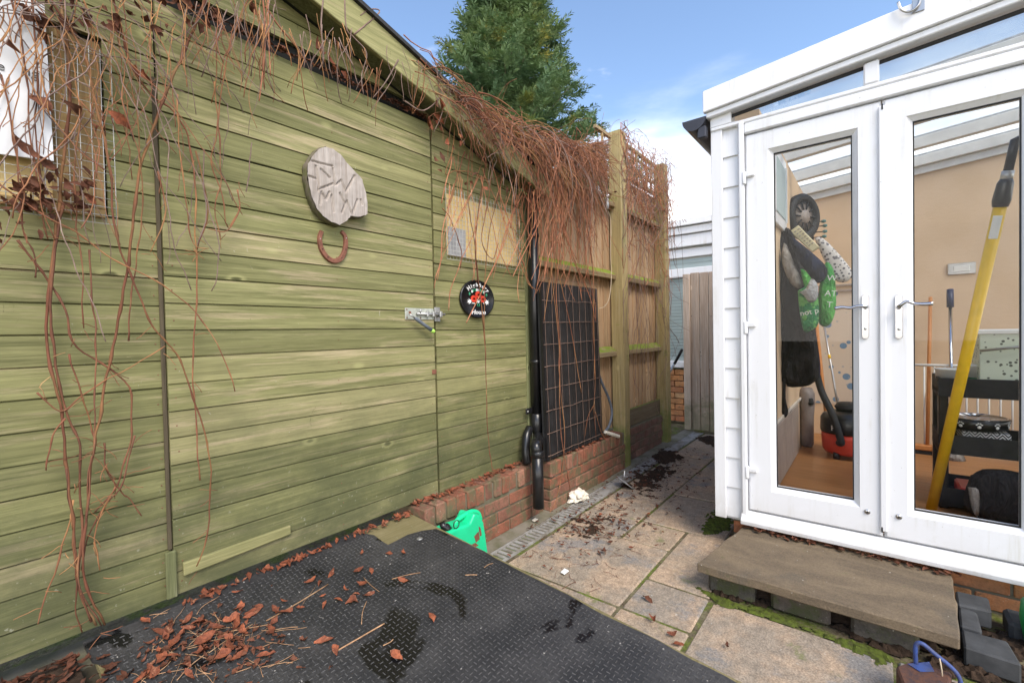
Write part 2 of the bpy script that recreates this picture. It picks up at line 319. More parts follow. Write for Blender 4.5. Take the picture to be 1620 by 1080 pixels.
# ------------------------------------------------------------------ mesh helpers
class MB:
    def __init__(s): s.v, s.f, s.sm = [], [], []
    def add(s, vs, fs, smooth=False):
        o = len(s.v); s.v += [tuple(v) for v in vs]; s.f += [tuple(i+o for i in f) for f in fs]; s.sm += [smooth]*len(fs); return s
    def box(s, x0, x1, y0, y1, z0, z1):
        return s.add([(x0,y0,z0),(x1,y0,z0),(x1,y1,z0),(x0,y1,z0),(x0,y0,z1),(x1,y0,z1),(x1,y1,z1),(x0,y1,z1)],
                     [(0,3,2,1),(4,5,6,7),(0,1,5,4),(1,2,6,5),(2,3,7,6),(3,0,4,7)])
    def prism(s, pts, vec):
        n = len(pts); vec = Vector(vec); p = [Vector(q) for q in pts]
        return s.add(p + [q+vec for q in p], [tuple(range(n))[::-1], tuple(range(n, 2*n))] + [(i, (i+1) % n, (i+1) % n+n, i+n) for i in range(n)])
    def tube(s, pts, r, n=5, r1=None, caps=True, smooth=True, rads=None):
        pts = [Vector(p) for p in pts]; k = len(pts)
        if k < 2: return s
        r1 = r if r1 is None else r1; vs = []; up = Vector((.13, .27, .95))
        for i, p in enumerate(pts):
            t = (pts[min(i+1, k-1)] - pts[max(i-1, 0)])
            t = t.normalized() if t.length > 1e-9 else Vector((0, 0, 1))
            a = up - t*up.dot(t)
            if a.length < 1e-4: a = t.orthogonal()
            a.normalize(); up = a; b = t.cross(a); rr = rads[i] if rads else r + (r1-r)*i/(k-1)
            for j in range(n):
                q = 2*math.pi*j/n; vs.append(p + (a*math.cos(q) + b*math.sin(q))*rr)
        fs = [(i*n+j, i*n+(j+1) % n, (i+1)*n+(j+1) % n, (i+1)*n+j) for i in range(k-1) for j in range(n)]
        if caps: fs += [tuple(range(n))[::-1], tuple(range((k-1)*n, k*n))]
        return s.add(vs, fs, smooth)
    def lathe(s, prof, o=(0, 0, 0), axis='Z', n=20, smooth=True, squash=1):
        o = Vector(o); vs = []
        for r, h in prof:
            for j in range(n):
                q = 2*math.pi*j/n; a, b = r*math.cos(q), r*math.sin(q)*squash
                vs.append(o + Vector({'Z': (a, b, h), 'Y': (a, h, b), 'X': (h, a, b)}[axis]))
        k = len(prof)
        fs = [(i*n+j, i*n+(j+1) % n, (i+1)*n+(j+1) % n, (i+1)*n+j) for i in range(k-1) for j in range(n)]
        if prof[0][0] > 1e-5: fs.append(tuple(range(n))[::-1])
        if prof[-1][0] > 1e-5: fs.append(tuple(range((k-1)*n, k*n)))
        return s.add(vs, fs, smooth)
    def mesh(s, name, bevel=0, seg=1):
        me = bpy.data.meshes.new(name); me.from_pydata(s.v, [], s.f)
        me.polygons.foreach_set('use_smooth', s.sm)
        bm = bmesh.new(); bm.from_mesh(me)
        if bevel: bmesh.ops.bevel(bm, geom=bm.edges[:], offset=bevel, segments=seg, profile=.6, affect='EDGES', clamp_overlap=True)
        bmesh.ops.recalc_face_normals(bm, faces=bm.faces[:]); bm.to_mesh(me); bm.free(); return me
    def build(s, name, mat, parent=None, bevel=0, seg=1, **tags):
        me = s.mesh(name, bevel, seg); me.materials.append(M[mat]); return link(name, me, parent, **tags)
def link(name, me, parent=None, label=None, cat=None, group=None, kind=None):
    o = bpy.data.objects.new(name, me); col.objects.link(o)
    if parent: o.parent = parent; o.matrix_parent_inverse = Matrix.Translation(-parent.location) if parent.parent is None else Matrix.Identity(4)
    tag(o, label, cat, group, kind); return o
def tag(o, label=None, cat=None, group=None, kind=None):
    for k, v in (('label', label), ('category', cat), ('group', group), ('kind', kind)):
        if v: o[k] = v
def thing(name, loc, label, cat, group=None):
    o = bpy.data.objects.new(name, None); col.objects.link(o); o.location = loc; o.empty_display_size = .05; tag(o, label, cat, group)
    return o
# (all part meshes are written in world coordinates; link() cancels the root's own location)
def B(x0, x1, y0, y1, z0, z1): return MB().box(x0, x1, y0, y1, z0, z1)
def text_mesh(txt, size, shear=0, extrude=.0006, offset=0):
    cu = bpy.data.curves.new('t', 'FONT'); cu.body = txt; cu.size = size; cu.shear = shear; cu.extrude = extrude; cu.offset = offset; cu.align_x = 'CENTER'
    cu.resolution_u = 3
    ob = bpy.data.objects.new('t', cu); col.objects.link(ob); dg = bpy.context.evaluated_depsgraph_get()
    me = bpy.data.meshes.new_from_object(ob.evaluated_get(dg)); bpy.data.objects.remove(ob); bpy.data.curves.remove(cu); return me
def put_text(name, txt, size, o, xdir, updir, mat, parent, shear=0, offset=0, extrude=.0006):
    me = text_mesh(txt, size, shear, extrude, offset); xd = Vector(xdir).normalized(); ud = Vector(updir).normalized(); nd = xd.cross(ud)
    mm = Matrix((xd, ud, nd)).transposed().to_4x4(); mm.translation = Vector(o); me.transform(mm); me.materials.append(M[mat])
    return link(name, me, parent)
def spline(p, sub=5):
    p = [Vector(q) for q in p]
    if len(p) < 3: return p
    q = [p[0]*2-p[1]] + p + [p[-1]*2-p[-2]]; out = []
    for i in range(1, len(q)-2):
        for k in range(sub):
            t = k/sub; a, b, c, d = q[i-1], q[i], q[i+1], q[i+2]
            out.append(.5*((2*b) + (c-a)*t + (2*a-5*b+4*c-d)*t*t + (3*b-a-3*c+d)*t**3))
    return out + [p[-1]]
U = random.uniform
# ------------------------------------------------------------------ ground and paving
def ground():
    MB().add([(-40,-40,-.03),(90,-40,-.03),(90,90,-.03),(-40,90,-.03)], [(0,1,2,3)]).build('ground', 'earth', kind='structure')
    pav = MB().box(-2.5, 6.2, -3.5, 1.68, -.028, -.0035).build('paving', 'earth', kind='structure')
    S = [(1.82,2.43,.872,1.50),(2.442,2.725,.872,1.143),(2.442,3.10,1.158,1.50),(2.738,3.30,.66,1.143),(2.112,2.725,.572,.856),(1.822,2.095,.572,.856),
         (1.28,2.095,-.05,.552),(1.20,1.805,.572,.856),(1.20,1.805,.872,1.50),(.55,1.185,.57,1.18),(.55,1.185,1.195,1.50),(.55,1.265,-.05,.552),
         (3.115,3.72,1.158,1.50),(3.315,3.90,.66,1.143),(3.735,4.34,1.158,1.50),(3.915,4.50,.66,1.143),(4.355,4.95,1.158,1.50),(4.515,5.10,.66,1.143),(4.965,5.42,1.158,1.50),(5.115,5.42,.66,1.143),
         (1.28,2.095,-.68,-.065),(.55,1.265,-.68,-.065)]
    for x0,x1,y0,y1 in S:
        b = B(x0, x1, y0, y1, -.02, U(.001, .006)); me = b.mesh('slab', .006)
        for v in me.vertices:      # riven, slightly chipped edges
            v.co.x += .007*noise.noise(v.co*9); v.co.y += .007*noise.noise(v.co*9+Vector((5,5,5))); v.co.z += .0022*noise.noise(v.co*4)
        me.materials.append(M['slab']); link('slab', me, pav)
    # concrete strip between drain and wall
    B(.2, 5.5, 1.64, 1.76, -.012, .004).build('concrete_edge', 'concrete', pav)
    # channel drain with slotted grates
    d = thing('channel_drain', (3.4, 1.57, 0), 'long slotted grey channel drain beside the low brick wall', 'drain')
    B(1.3, 5.44, 1.522, 1.634, -.02, -.006).build('channel', 'black_soft', d)
    for y0, y1 in ((1.522, 1.536), (1.620, 1.634)): B(1.3, 5.44, y0, y1, -.006, .005).build('rim', 'channel_grey', d)
    x = 1.30; n = 0
    while x < 3.0:
        B(x, x+.021, 1.537, 1.619, -.006, .004+U(-.001, .001)).build('grate_bar', 'channel_grey', d, .002); x += .0365
    x = 3.0
    while x < 5.4:
        B(x, x+.48, 1.537, 1.619, -.006, .004).build('cover', 'channel_grey', d, .003); x += .488
ground()

# ------------------------------------------------------------------ brick walls
def brick_mesh(l, w, h):
    return MB().box(-l/2, l/2, -w/2, w/2, -h/2, h/2).mesh('brick', .004)
BR = [brick_mesh(.215, .10, .065) for _ in range(1)]
def bricks(parent, x0, x1, yf, z0, courses, mat, d=.05, face='Y'):
    st = brick_mesh(.215, d, .065); st.materials.append(M[mat]); hf = brick_mesh(.1025, d, .065); hf.materials.append(M[mat])
    for c in range(courses):
        x = x0 - (.1125 if c % 2 else 0); z = z0 + c*.075 + .0325
        while x < x1 - .03:
            a, b = max(x, x0), min(x+.215, x1)
            if b-a > .03:
                me = st if b-a > .2 else hf; o = link('brick', me, parent)
                s = (b-a)/(.215 if me is st else .1025); cx = (a+b)/2; j = U(-.003, .003)
                o.matrix_parent_inverse = Matrix.Identity(4); L = parent.location
                o.location = (Vector((cx, yf+d/2+j, z)) if face == 'Y' else Vector((yf+d/2+j, cx, z))) - L
                o.rotation_euler = (U(-.012,.012), U(-.012,.012), (0 if face == 'Y' else math.pi/2)+U(-.008,.008)); o.scale.x = s
            x += .225
def plinth():
    B(-1.1, 1.47, 1.80, 1.98, -.02, .25).build('footing', 'mortar', None, label='dark low footing under the shed behind the ramp', cat='footing')
    for (x0, x1, yf, zt, lab, ymax) in ((1.475, 2.50, 1.735, .235, 'low red brick plinth under the green shed with brick on edge top', 1.98), (2.515, 3.69, 1.685, .225, 'low red brick wall under the black mesh panel, right of downpipe', 1.98)):
        t = thing('brick_plinth', ((x0+x1)/2, yf, 0), lab, 'brick wall')
        B(x0+.01, x1-.01, yf+.008, ymax, -.02, zt+.09).build('mortar', 'mortar', t)
        bricks(t, max(x0, 1.2), x1, yf, .002, 3, 'brick', .06)
        rl = MB().box(-.0325, .0325, -.1075, .1075, -.051, .051).mesh('brick', .007); rl.materials.append(M['brick'])
        x = max(x0, 1.2)+.034
        while x < x1-.02:
            o = link('brick', rl, t); o.matrix_parent_inverse = Matrix.Identity(4)
            o.location = Vector((x, yf+.1065+U(-.006,.006), zt+.052+U(-.003,.003))) - t.location; o.rotation_euler = (U(-.02,.02), U(-.03,.03), U(-.02,.02)); x += .0755
    t = thing('brick_footing', (4.28, 1.74, 0), 'weathered purplish brick footing under the trellis fence bay', 'brick wall')
    B(3.84, 4.74, 1.752, 1.86, -.02, .30).build('mortar', 'mortar', t); bricks(t, 3.84, 4.75, 1.745, .002, 4, 'brick_old', .06)
plinth()

# ------------------------------------------------------------------ shed
YS = 1.85; XR = .70
def z_low(x): return 2.5 - .25*(abs(x-XR) + XR - 1.044)
def z_up(x): return 2.619 - .26*(abs(x-XR) + XR - 1.135)
def x_at(z):    # right-hand x where the wall meets the sloping roof
    return XR + (2.57 - z)/.25 + .12
def shed():
    t = thing('garden_shed', (.7, 1.9, .33), 'green stained wooden shed with shiplap boards and a wide door', 'shed')
    wall = MB().prism([(-1.1, YS+.022, .33), (2.53, YS+.022, .33), (2.53, YS+.022, z_low(2.53)), (XR, YS+.022, z_low(XR)), (-1.1, YS+.022, z_low(-1.1))], (0, .03, 0)).build('wall', 'dark_gap', t)
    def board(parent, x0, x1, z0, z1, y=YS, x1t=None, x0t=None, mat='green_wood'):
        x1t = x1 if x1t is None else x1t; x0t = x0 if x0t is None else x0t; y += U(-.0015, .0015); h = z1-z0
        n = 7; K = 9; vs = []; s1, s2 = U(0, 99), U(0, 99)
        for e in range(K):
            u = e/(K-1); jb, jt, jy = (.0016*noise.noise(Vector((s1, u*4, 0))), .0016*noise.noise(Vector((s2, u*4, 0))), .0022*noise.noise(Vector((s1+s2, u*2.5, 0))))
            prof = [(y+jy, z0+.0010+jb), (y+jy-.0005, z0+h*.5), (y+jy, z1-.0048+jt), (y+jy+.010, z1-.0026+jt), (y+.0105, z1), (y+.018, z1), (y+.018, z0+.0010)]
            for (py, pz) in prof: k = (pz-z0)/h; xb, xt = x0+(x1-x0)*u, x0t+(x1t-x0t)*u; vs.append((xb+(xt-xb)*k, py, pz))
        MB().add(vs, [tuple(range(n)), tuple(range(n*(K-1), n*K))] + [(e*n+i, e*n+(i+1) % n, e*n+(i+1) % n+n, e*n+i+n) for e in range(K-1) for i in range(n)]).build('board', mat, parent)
        for x in (x0+.02, (x0+x1)/2+.03, x1-.02):
            if h > .06 and x1-x0 > .2: nails.lathe([(.0024, 0), (.002, -.0008), (0, -.001)], (x+U(-.004, .004), y-.0008, (z0+z1)/2+U(-.015, .01)), 'Y', 6)
    nails = MB()
    hb = .0902
    # wall boards left and right of the door, a little lower than the door's own boards
    for k in range(30):
        z1 = 2.305 + 4*hb - k*hb; z0 = z1 - hb
        if z1 < .34: break
        z0 = max(z0, .335)
        if z1 - z0 < .02: continue
        if z0 > 2.31:
            xr = min(2.53, x_at(z0)); xt = min(2.53, x_at(z1)); 
            if xr > XR+.05: board(wall, 2*XR-xr, xr, z0, z1, x1t=max(xt, XR+.01), x0t=min(2*XR-xt, XR-.01))
            continue
        xr = min(2.53, x_at(z0)); xt = min(2.53, x_at(z1))
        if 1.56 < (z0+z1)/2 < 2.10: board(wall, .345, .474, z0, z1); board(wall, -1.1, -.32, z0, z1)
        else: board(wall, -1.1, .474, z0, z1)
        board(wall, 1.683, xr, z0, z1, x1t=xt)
    # door
    D = MB().box(.484, 1.655, YS-.004, YS+.021, .352, 2.306).build('door', 'dark_gap', t)
    for k in range(22):
        z1 = 2.315 - k*hb; z0 = max(z1-hb, .345)
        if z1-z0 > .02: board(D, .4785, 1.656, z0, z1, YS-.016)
    # gap strips and small timber pieces
    B(.464, .4765, YS-.010, YS-.003, .50, 2.06).build('cover_strip', 'dark_trim', wall, .002)
    B(.452, .482, YS-.030, YS-.018, .345, .50).build('stop_block', 'trim_wood', t, .003)
    a, b = pY(280, 925, YS-.02), pY(478, 862, YS-.02)
    MB().prism([(.50, YS-.0315, .405), (.86, YS-.0315, .418), (.86, YS-.0315, .452), (.50, YS-.0315, .448)], (0, .015, 0)).build('door_batten', 'barge_wood', D, .002)
    B(2.495, 2.535, YS-.010, YS+.02, .33, z_low(2.5)).build('corner_trim', 'trim_wood', t, .003)
    # barge boards, soffit and roof
    for s in (1, -1):
        xs = [XR, 2.64]; P = [(XR+s*(x-XR), 1.715, z_low(x)) for x in xs] + [(XR+s*(x-XR), 1.715, z_up(x)) for x in xs[::-1]]
        MB().prism(P, (0, .022, 0)).build('barge_board', 'barge_wood', t, .003)
        Q = [(XR+s*(x-XR), 1.737, z_low(x)+.02) for x in xs] + [(XR+s*(x-XR), 1.737, z_low(x)+.04) for x in xs[::-1]]
        MB().prism(Q, (0, YS-.01-1.737, 0)).build('soffit', 'trim_wood', t)
        Q = [(XR+s*(x-XR), 1.70, z_up(x)+.002) for x in xs] + [(XR+s*(x-XR), 1.70, z_up(x)+.02) for x in xs[::-1]]
        MB().prism(Q, (0, 2.2, 0)).build('roof', 'felt', t)
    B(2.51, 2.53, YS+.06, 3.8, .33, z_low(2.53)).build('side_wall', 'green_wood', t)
    # left window: frame, timber, wire mesh
    w = B(-.315, .34, YS+.004, YS+.02, 1.575, 2.09).build('window', 'tan_board', t)
    B(.225, .338, YS-.014, YS+.003, 1.60, 2.075).build('frame_board', 'window_wood', w, .002)
    for z0, z1 in ((1.575, 1.60), (2.076, 2.10)): B(-.315, .338, YS-.013, YS+.003, z0, z1).build('frame_board', 'window_wood', w, .002)
    def wire(parent, x0, x1, z0, z1, y, name='wire_mesh'):
        mb = MB(); c = .0254; n = int((x1-x0)/c); k = int((z1-z0)/c)
        f = lambda x, z: y + .006*noise.noise(Vector((x*6, 0, z*6)))
        for i in range(n+1):
            x = x0+i*c; mb.tube([(x, f(x, z0+(z1-z0)*q/6), z0+(z1-z0)*q/6) for q in range(7)], .0013, 3)
        for j in range(k+1):
            z = z0+j*c; mb.tube([(x0+(x1-x0)*q/6, f(x0+(x1-x0)*q/6, z), z) for q in range(7)], .0013, 3)
        mb.build(name, 'wire', parent)
    wire(w, -.30, .362, 1.555, 2.08, YS-.026)
    w2 = B(1.775, 2.40, YS-.010, YS-.002, 1.635, 1.975).build('window', 'tan_board', t)
    B(1.778, 1.915, YS-.013, YS-.0105, 1.637, 1.795).build('patch', 'grey_board', w2)
    wire(w2, 1.756, 2.44, 1.612, 2.01, YS-.022)
    # slide bolt
    bo = MB().box(1.462, 1.652, YS-.021, YS-.0165, 1.277, 1.335).build('bolt_plate', 'galv_paint', D, .0018)
    c = Vector((0, YS-.028, 1.306))
    bolt = MB().tube([(1.53, c.y, c.z), (1.722, c.y, c.z)], .0075, 10); bolt.tube([(1.548, c.y, c.z), (1.548, c.y-.012, c.z+.022)], .0055, 8)
    bolt.build('bolt', 'galv', D)
    for x in (1.60, 1.64): MB().box(x-.007, x+.007, YS-.0385, YS-.0205, 1.292, 1.32).build('bolt_keeper', 'galv', D, .003)
    B(1.672, 1.712, YS-.007, YS-.001, 1.268, 1.345).build('keep_plate', 'galv', wall, .002)
    B(1.682, 1.700, YS-.039, YS-.007, 1.290, 1.322).build('keep_loop', 'galv', wall, .003)
    B(1.484, 1.499, YS-.0225, YS-.0212, 1.301, 1.318).build('worn_label', 'rust', D)
    for z in (1.286, 1.327): 
        for x in (1.472, 1.56): MB().lathe([(.004, -.0012), (.003, 0.0012), (0, .0016)], (x, YS-.0215, z), 'Y', 8).build('screw', 'rust', D)
    B(1.632, 1.662, YS-.0215, YS-.017, .988, 1.012).build('rusty_bracket', 'rust', D, .002)
    nails.build('nail_heads', 'rust', t, kind='stuff')
    return t
shed()

# things on the shed wall
def wall_things():
    # grey tool handle hung in the bolt
    t = thing('tool_handle', (1.55, YS-.045, 1.29), 'grey tool handle with lime green end hung through the shed bolt', 'tool')
    a, b = pY(648, 497, YS-.045), pY(687, 525, YS-.055); d = (b-a)
    MB().tube([a, a+d*.2], .0045, 8).build('shank', 'galv', t)
    MB().tube([a+d*.2, a+d*.24, a+d*.3, a+d*.6, a+d*.88], .009, 12, rads=[.006, .0085, .0095, .0085, .0100]).build('grip', 'grip_grey', t)
    MB().tube([a+d*.88, a+d*.97, a+d], .0103, 12, rads=[.0103, .0103, .008]).build('end_cap', 'grip_lime', t)
    # log slice plaque: outline traced, carved strokes are grooves cut as sunk prisms
    out = [(500,238),(512,234),(523,238),(534,246),(545,260),(557,273),(569,286),(573,302),(577,322),(577,340),(566,344),(551,343),(545,350),(533,357),(520,352),(507,343),(497,330),(490,315),(485,298),(482,280),(483,262),(492,247)]
    yb = YS-.018; yf = YS-.062
    P = [pY(x, y, YS-.04) for x, y in out]; cx = sum((p.x for p in P))/len(P); cz = sum((p.z for p in P))/len(P)
    pl = thing('log_slice_plaque', (cx, yb, cz), 'bark edged log slice with carved letters on the shed door', 'plaque')
    pts = []
    for p, q in zip(P, P[1:]+P[:1]): pts += [Vector((p.x+(q.x-p.x)*k/3, 0, p.z+(q.z-p.z)*k/3)) + Vector((U(-.0015, .0015), 0, U(-.0015, .0015))) for k in range(3)]
    n = len(pts)
    mb = MB(); vs = []
    ring = [(1.0, yb), (1.03, yb-.012), (1.02, yf+.016), (1.0, yf+.004)]
    for s, y in ring:
        for i, p in enumerate(pts):
            k = 1 + (s-1) + .035*noise.noise(Vector((i*.7, y*60, 3))); vs.append((cx+(p.x-cx)*k, y, cz+(p.z-cz)*k))
    mb.add(vs, [(i*n+j, i*n+(j+1) % n, (i+1)*n+(j+1) % n, (i+1)*n+j) for i in range(3) for j in range(n)] + [tuple(range(n))[::-1]], True).build('bark_edge', 'bark', pl)
    # front face as a fine grid so that the carving is real relief
    strokes = [((500,263),(504,302)),((508,268),(522,281)),((504,300),(526,291)),((527,266),(531,293)),((531,293),(540,285)),((541,287),(547,304)),((547,304),(561,278)),((489,279),(501,283)),
               ((507,323),(509,303)),((509,305),(516,316)),((516,316),(521,304)),((525,309),(528,335)),((538,306),(546,322)),((542,336),(548,320)),((549,318),(556,336)),((558,338),(566,316)),((571,316),(573,324)),((494,255),(526,263))]
    SK = [(pY(*a, yf), pY(*b, yf)) for a, b in strokes]
    def sd(p, a, b):
        ab = Vector((b.x-a.x, b.z-a.z)); ap = Vector((p[0]-a.x, p[1]-a.z)); k = max(0, min(1, ap.dot(ab)/ab.length_squared)); return (ap-ab*k).length
    bm = bmesh.new(); vl = [bm.verts.new((p.x, yf, p.z)) for p in [Vector((cx+(q.x-cx), 0, cz+(q.z-cz))) for q in pts]]
    f = bm.faces.new(vl); 
    xs = [p.x for p in pts]; zs = [p.z for p in pts]; st = .0035
    for ax, lo, hi in ((0, min(xs), max(xs)), (2, min(zs), max(zs))):
        q = lo+st
        while q < hi:
            co = [cx, yf, cz]; co[ax] = q; no = [0, 0, 0]; no[ax] = 1
            bmesh.ops.bisect_plane(bm, geom=bm.verts[:]+bm.edges[:]+bm.faces[:], plane_co=co, plane_no=no); q += st
    for v in bm.verts:
        d = min(sd((v.co.x, v.co.z), a, b) for a, b in SK); v.co.y = yf + .009*max(0, 1-d/.0065) + .002*noise.noise(v.co*40) + .004*noise.noise(v.co*9)
    me = bpy.data.meshes.new('carved_face'); bmesh.ops.recalc_face_normals(bm, faces=bm.faces[:]); bm.to_mesh(me); bm.free(); me.materials.append(M['log_face']); link('carved_face', me, pl)
    # horseshoe
    hs = [(509,366),(506,375),(507,388),(512,400),(520,409),(529,413),(538,410),(544,401),(547,388),(546,374),(540,366)]
    C = spline([pY(x, y, YS-.022) for x, y in hs], 4); c0 = pY(527, 388, YS-.022)
    t = thing('horseshoe', c0, 'rusty horseshoe nailed below the log slice on the shed door', 'horseshoe')
    mb = MB(); n = len(C); vs = []
    for i, p in enumerate(C):
        tg = (C[min(i+1, n-1)]-C[max(i-1, 0)]).normalized(); nn = Vector((tg.z, 0, -tg.x)); w = .0085+.003*math.sin(math.pi*i/(n-1))
        for a, y in ((-w, .006), (-w*.8, -.006), (w*.8, -.006), (w, .006)): q = p+nn*a; vs.append((q.x, p.y+y, q.z))
    mb.add(vs, [(i*4+j, i*4+(j+1) % 4, i*4+4+(j+1) % 4, i*4+4+j) for i in range(n-1) for j in range(4)] + [(0,1,2,3), (n*4-4, n*4-3, n*4-2, n*4-1)], False).build('shoe', 'rust', t, .0012)
    for i in (5, 10, 15, n-16, n-11, n-6): MB().lathe([(.0026, 0), (.002, -.001), (0, -.0014)], (C[i].x, C[i].y-.0062, C[i].z), 'Y', 8).build('nail', 'galv' if i in (5, n-6) else 'black_soft', t)
    # round painted sign
    c = pY(756, 473, YS-.015); rx = .093
    t = thing('house_sign', (c.x, YS-.01, c.z), 'rounded black painted house sign with red flowers and white lettering', 'sign'); n_before = len(col.objects)
    y0 = YS-.003; mb = MB().lathe([(rx*.97, 0), (rx*1.0, -.006), (rx*.985, -.014), (rx*.93, -.017), (rx*.915, -.0145), (0, -.0145)], (c.x, y0, c.z), 'Y', 48); mb.build('disc', 'paint_black', t)
    yt = y0-.0152; X, Z = Vector((1, 0, 0)), Vector((0, 0, 1))
    word = 'Highbury'; wd = {'i': .55, 'r': .72, 'H': 1.35}; tot = sum(wd.get(ch, 1) for ch in word); a = 0
    for ch in word:
        w = wd.get(ch, 1); q = (a+w/2)/tot; a += w; ang = R(54 - 108*q); rr = .064
        o = Vector((c.x - math.sin(ang)*rr, yt, c.z + math.cos(ang)*rr - .004)); xd = Vector((math.cos(ang), 0, math.sin(ang)))
        put_text('letter', ch, .025, o, xd, Vector((-math.sin(ang), 0, math.cos(ang))), 'paint_white', t, .18, .0005)
    put_text('lettering', 'House', .029, (c.x, yt, c.z-.073), X, Z, 'paint_white', t, .18, .0009)
    def blob(x, z, r, mat, n=8, lobes=0, name='petal', sx=1):
        p = []
        for j in range(n*2 if lobes else n+4):
            q = 2*math.pi*j/(n*2 if lobes else n+4); k = r*(1 if not lobes or j % 2 == 0 else .45); p.append((c.x+x+k*sx*math.cos(q), yt, c.z+z+k*math.sin(q)))
        MB().prism(p, (0, -.0008, 0)).build(name, mat, t)
    for x, z in ((-.024, .000), (.024, .001), (0, .021)):
        blob(x, z, .0165, 'paint_red', 9, 0, 'flower'); 
        blob(x+.001, z, .0055, 'paint_orange', 6, 0, 'flower_centre')
    for x in (-.047, .047): blob(x, -.014, .0145, 'paint_white', 7, 1, 'white_star')
    blob(0, -.013, .0068, 'paint_white', 8, 0, 'white_dot')
    for x, z in ((-.03, -.021), (-.023, -.022), (.03, -.019), (-.008, -.004), (.009, -.005)): blob(x, z, .003, 'paint_white', 6, 0, 'white_dot')
    for k in range(5):
        for s in (-1, 1):
            q = R(28+k*23); blob(s*.052*math.cos(q), .004+.040*math.sin(q), .0075, 'paint_leaf' if k % 2 == 0 else 'paint_white', 8, 0, 'leaf', .55)
    for s in (-1, 1): MB().tube([(c.x+s*.006, yt-.001, c.z-.022), (c.x+s*.003, yt-.001, c.z-.038)], .0025, 5).build('stalk', 'paint_leaf', t)
    S_ = Matrix.Translation(Vector((c.x, y0, c.z))) @ Matrix.Diagonal((1.60, 1, 1.22, 1)) @ Matrix.Translation(-Vector((c.x, y0, c.z)))
    for o in t.children: o.data.transform(S_)
    # white printed board behind the vine
    t = thing('printed_board', (.0, YS-.03, 1.72), 'white printed board behind vines over the left shed window', 'sign')
    q = [pY(85, 255, YS-.034), pY(70, 6, YS-.034), pY(-120, -40, YS-.034), pY(-120, 228, YS-.034)]
    MB().prism([(p.x, YS-.036, p.z) for p in q], (0, .006, 0)).build('board', 'white_board', t)
    for s, px, py, h in (('e', 1, 111, .033), ('ng', 48, 121, .036), ('ing', 84, 92, .001), ('r', -4, 122, .03)):
        if px < 60: p = pY(px, py, YS-.037); put_text('lettering', s, h, (p.x, YS-.0375, p.z), (1, 0, -.03), (.05, 0, 1), 'print_grey', t)
wall_things()
# ------------------------------------------------------------------ downpipe, mesh panel, fence, gate, neighbour
def downpipe():
    yu, yl = 1.795, 1.635; a = pY(848, 600, yu); x = a.x; r = .035; xl = pY(851, 760, yl).x
    t = thing('downpipe', (xl, yl, .09), 'black plastic downpipe at the right corner of the green shed', 'downpipe')
    zj = pY(848, 672, yu).z; ze = pY(851, 712, yl).z; zb = pY(851, 803, yl).z
    MB().tube([(x, yu, 2.16), (x, yu, zj)], r, 18).build('pipe', 'black_plastic', t)
    MB().lathe([(r*.9, .09), (r+.006, .085), (r+.007, .0), (r+.004, -.035), (r+.001, -.04)], (x, yu, zj-.01), 'Z', 18).build('socket', 'black_plastic', t)
    MB().tube(spline([(x, yu, zj-.02), (x, yu-.01, zj-.07), (x+(xl-x)*.5, (yu+yl)/2, (zj-.08+ze)/2), (xl, yl+.01, ze+.03), (xl, yl, ze-.03)], 5), r, 18).build('offset_bend', 'black_plastic', t)
    MB().lathe([(r+.001, .02), (r+.007, .015), (r+.007, -.015), (r+.001, -.02)], (xl, yl, ze-.02), 'Z', 18).build('collar', 'black_plastic', t)
    MB().tube([(xl, yl, ze), (xl, yl, zb)], r, 18).build('pipe', 'black_plastic', t)
    z = pY(833, 652, yu).z
    B(x-.10, x-.02, yu+.012, yu+.022, z-.02, z+.02).build('bracket', 'black_plastic', t, .003)
    MB().lathe([(.008, 0), (.006, -.004), (0, -.005)], (x-.085, yu+.011, z), 'Y', 8).build('screw', 'galv', t)
    for z in (1.0, 1.85): MB().lathe([(r+.003, -.012), (r+.006, -.01), (r+.006, .01), (r+.003, .012)], (x, yu, z), 'Z', 18).build('clip', 'black_plastic', t)
    # short branch pipe resting on the plinth
    p = [pY(838, 677, 1.80), pY(833, 690, 1.79), pY(832, 715, 1.775), pY(834, 733, 1.765)]
    MB().tube(spline(p, 5), .028, 14, rads=None).build('branch_pipe', 'black_plastic', t)
downpipe()

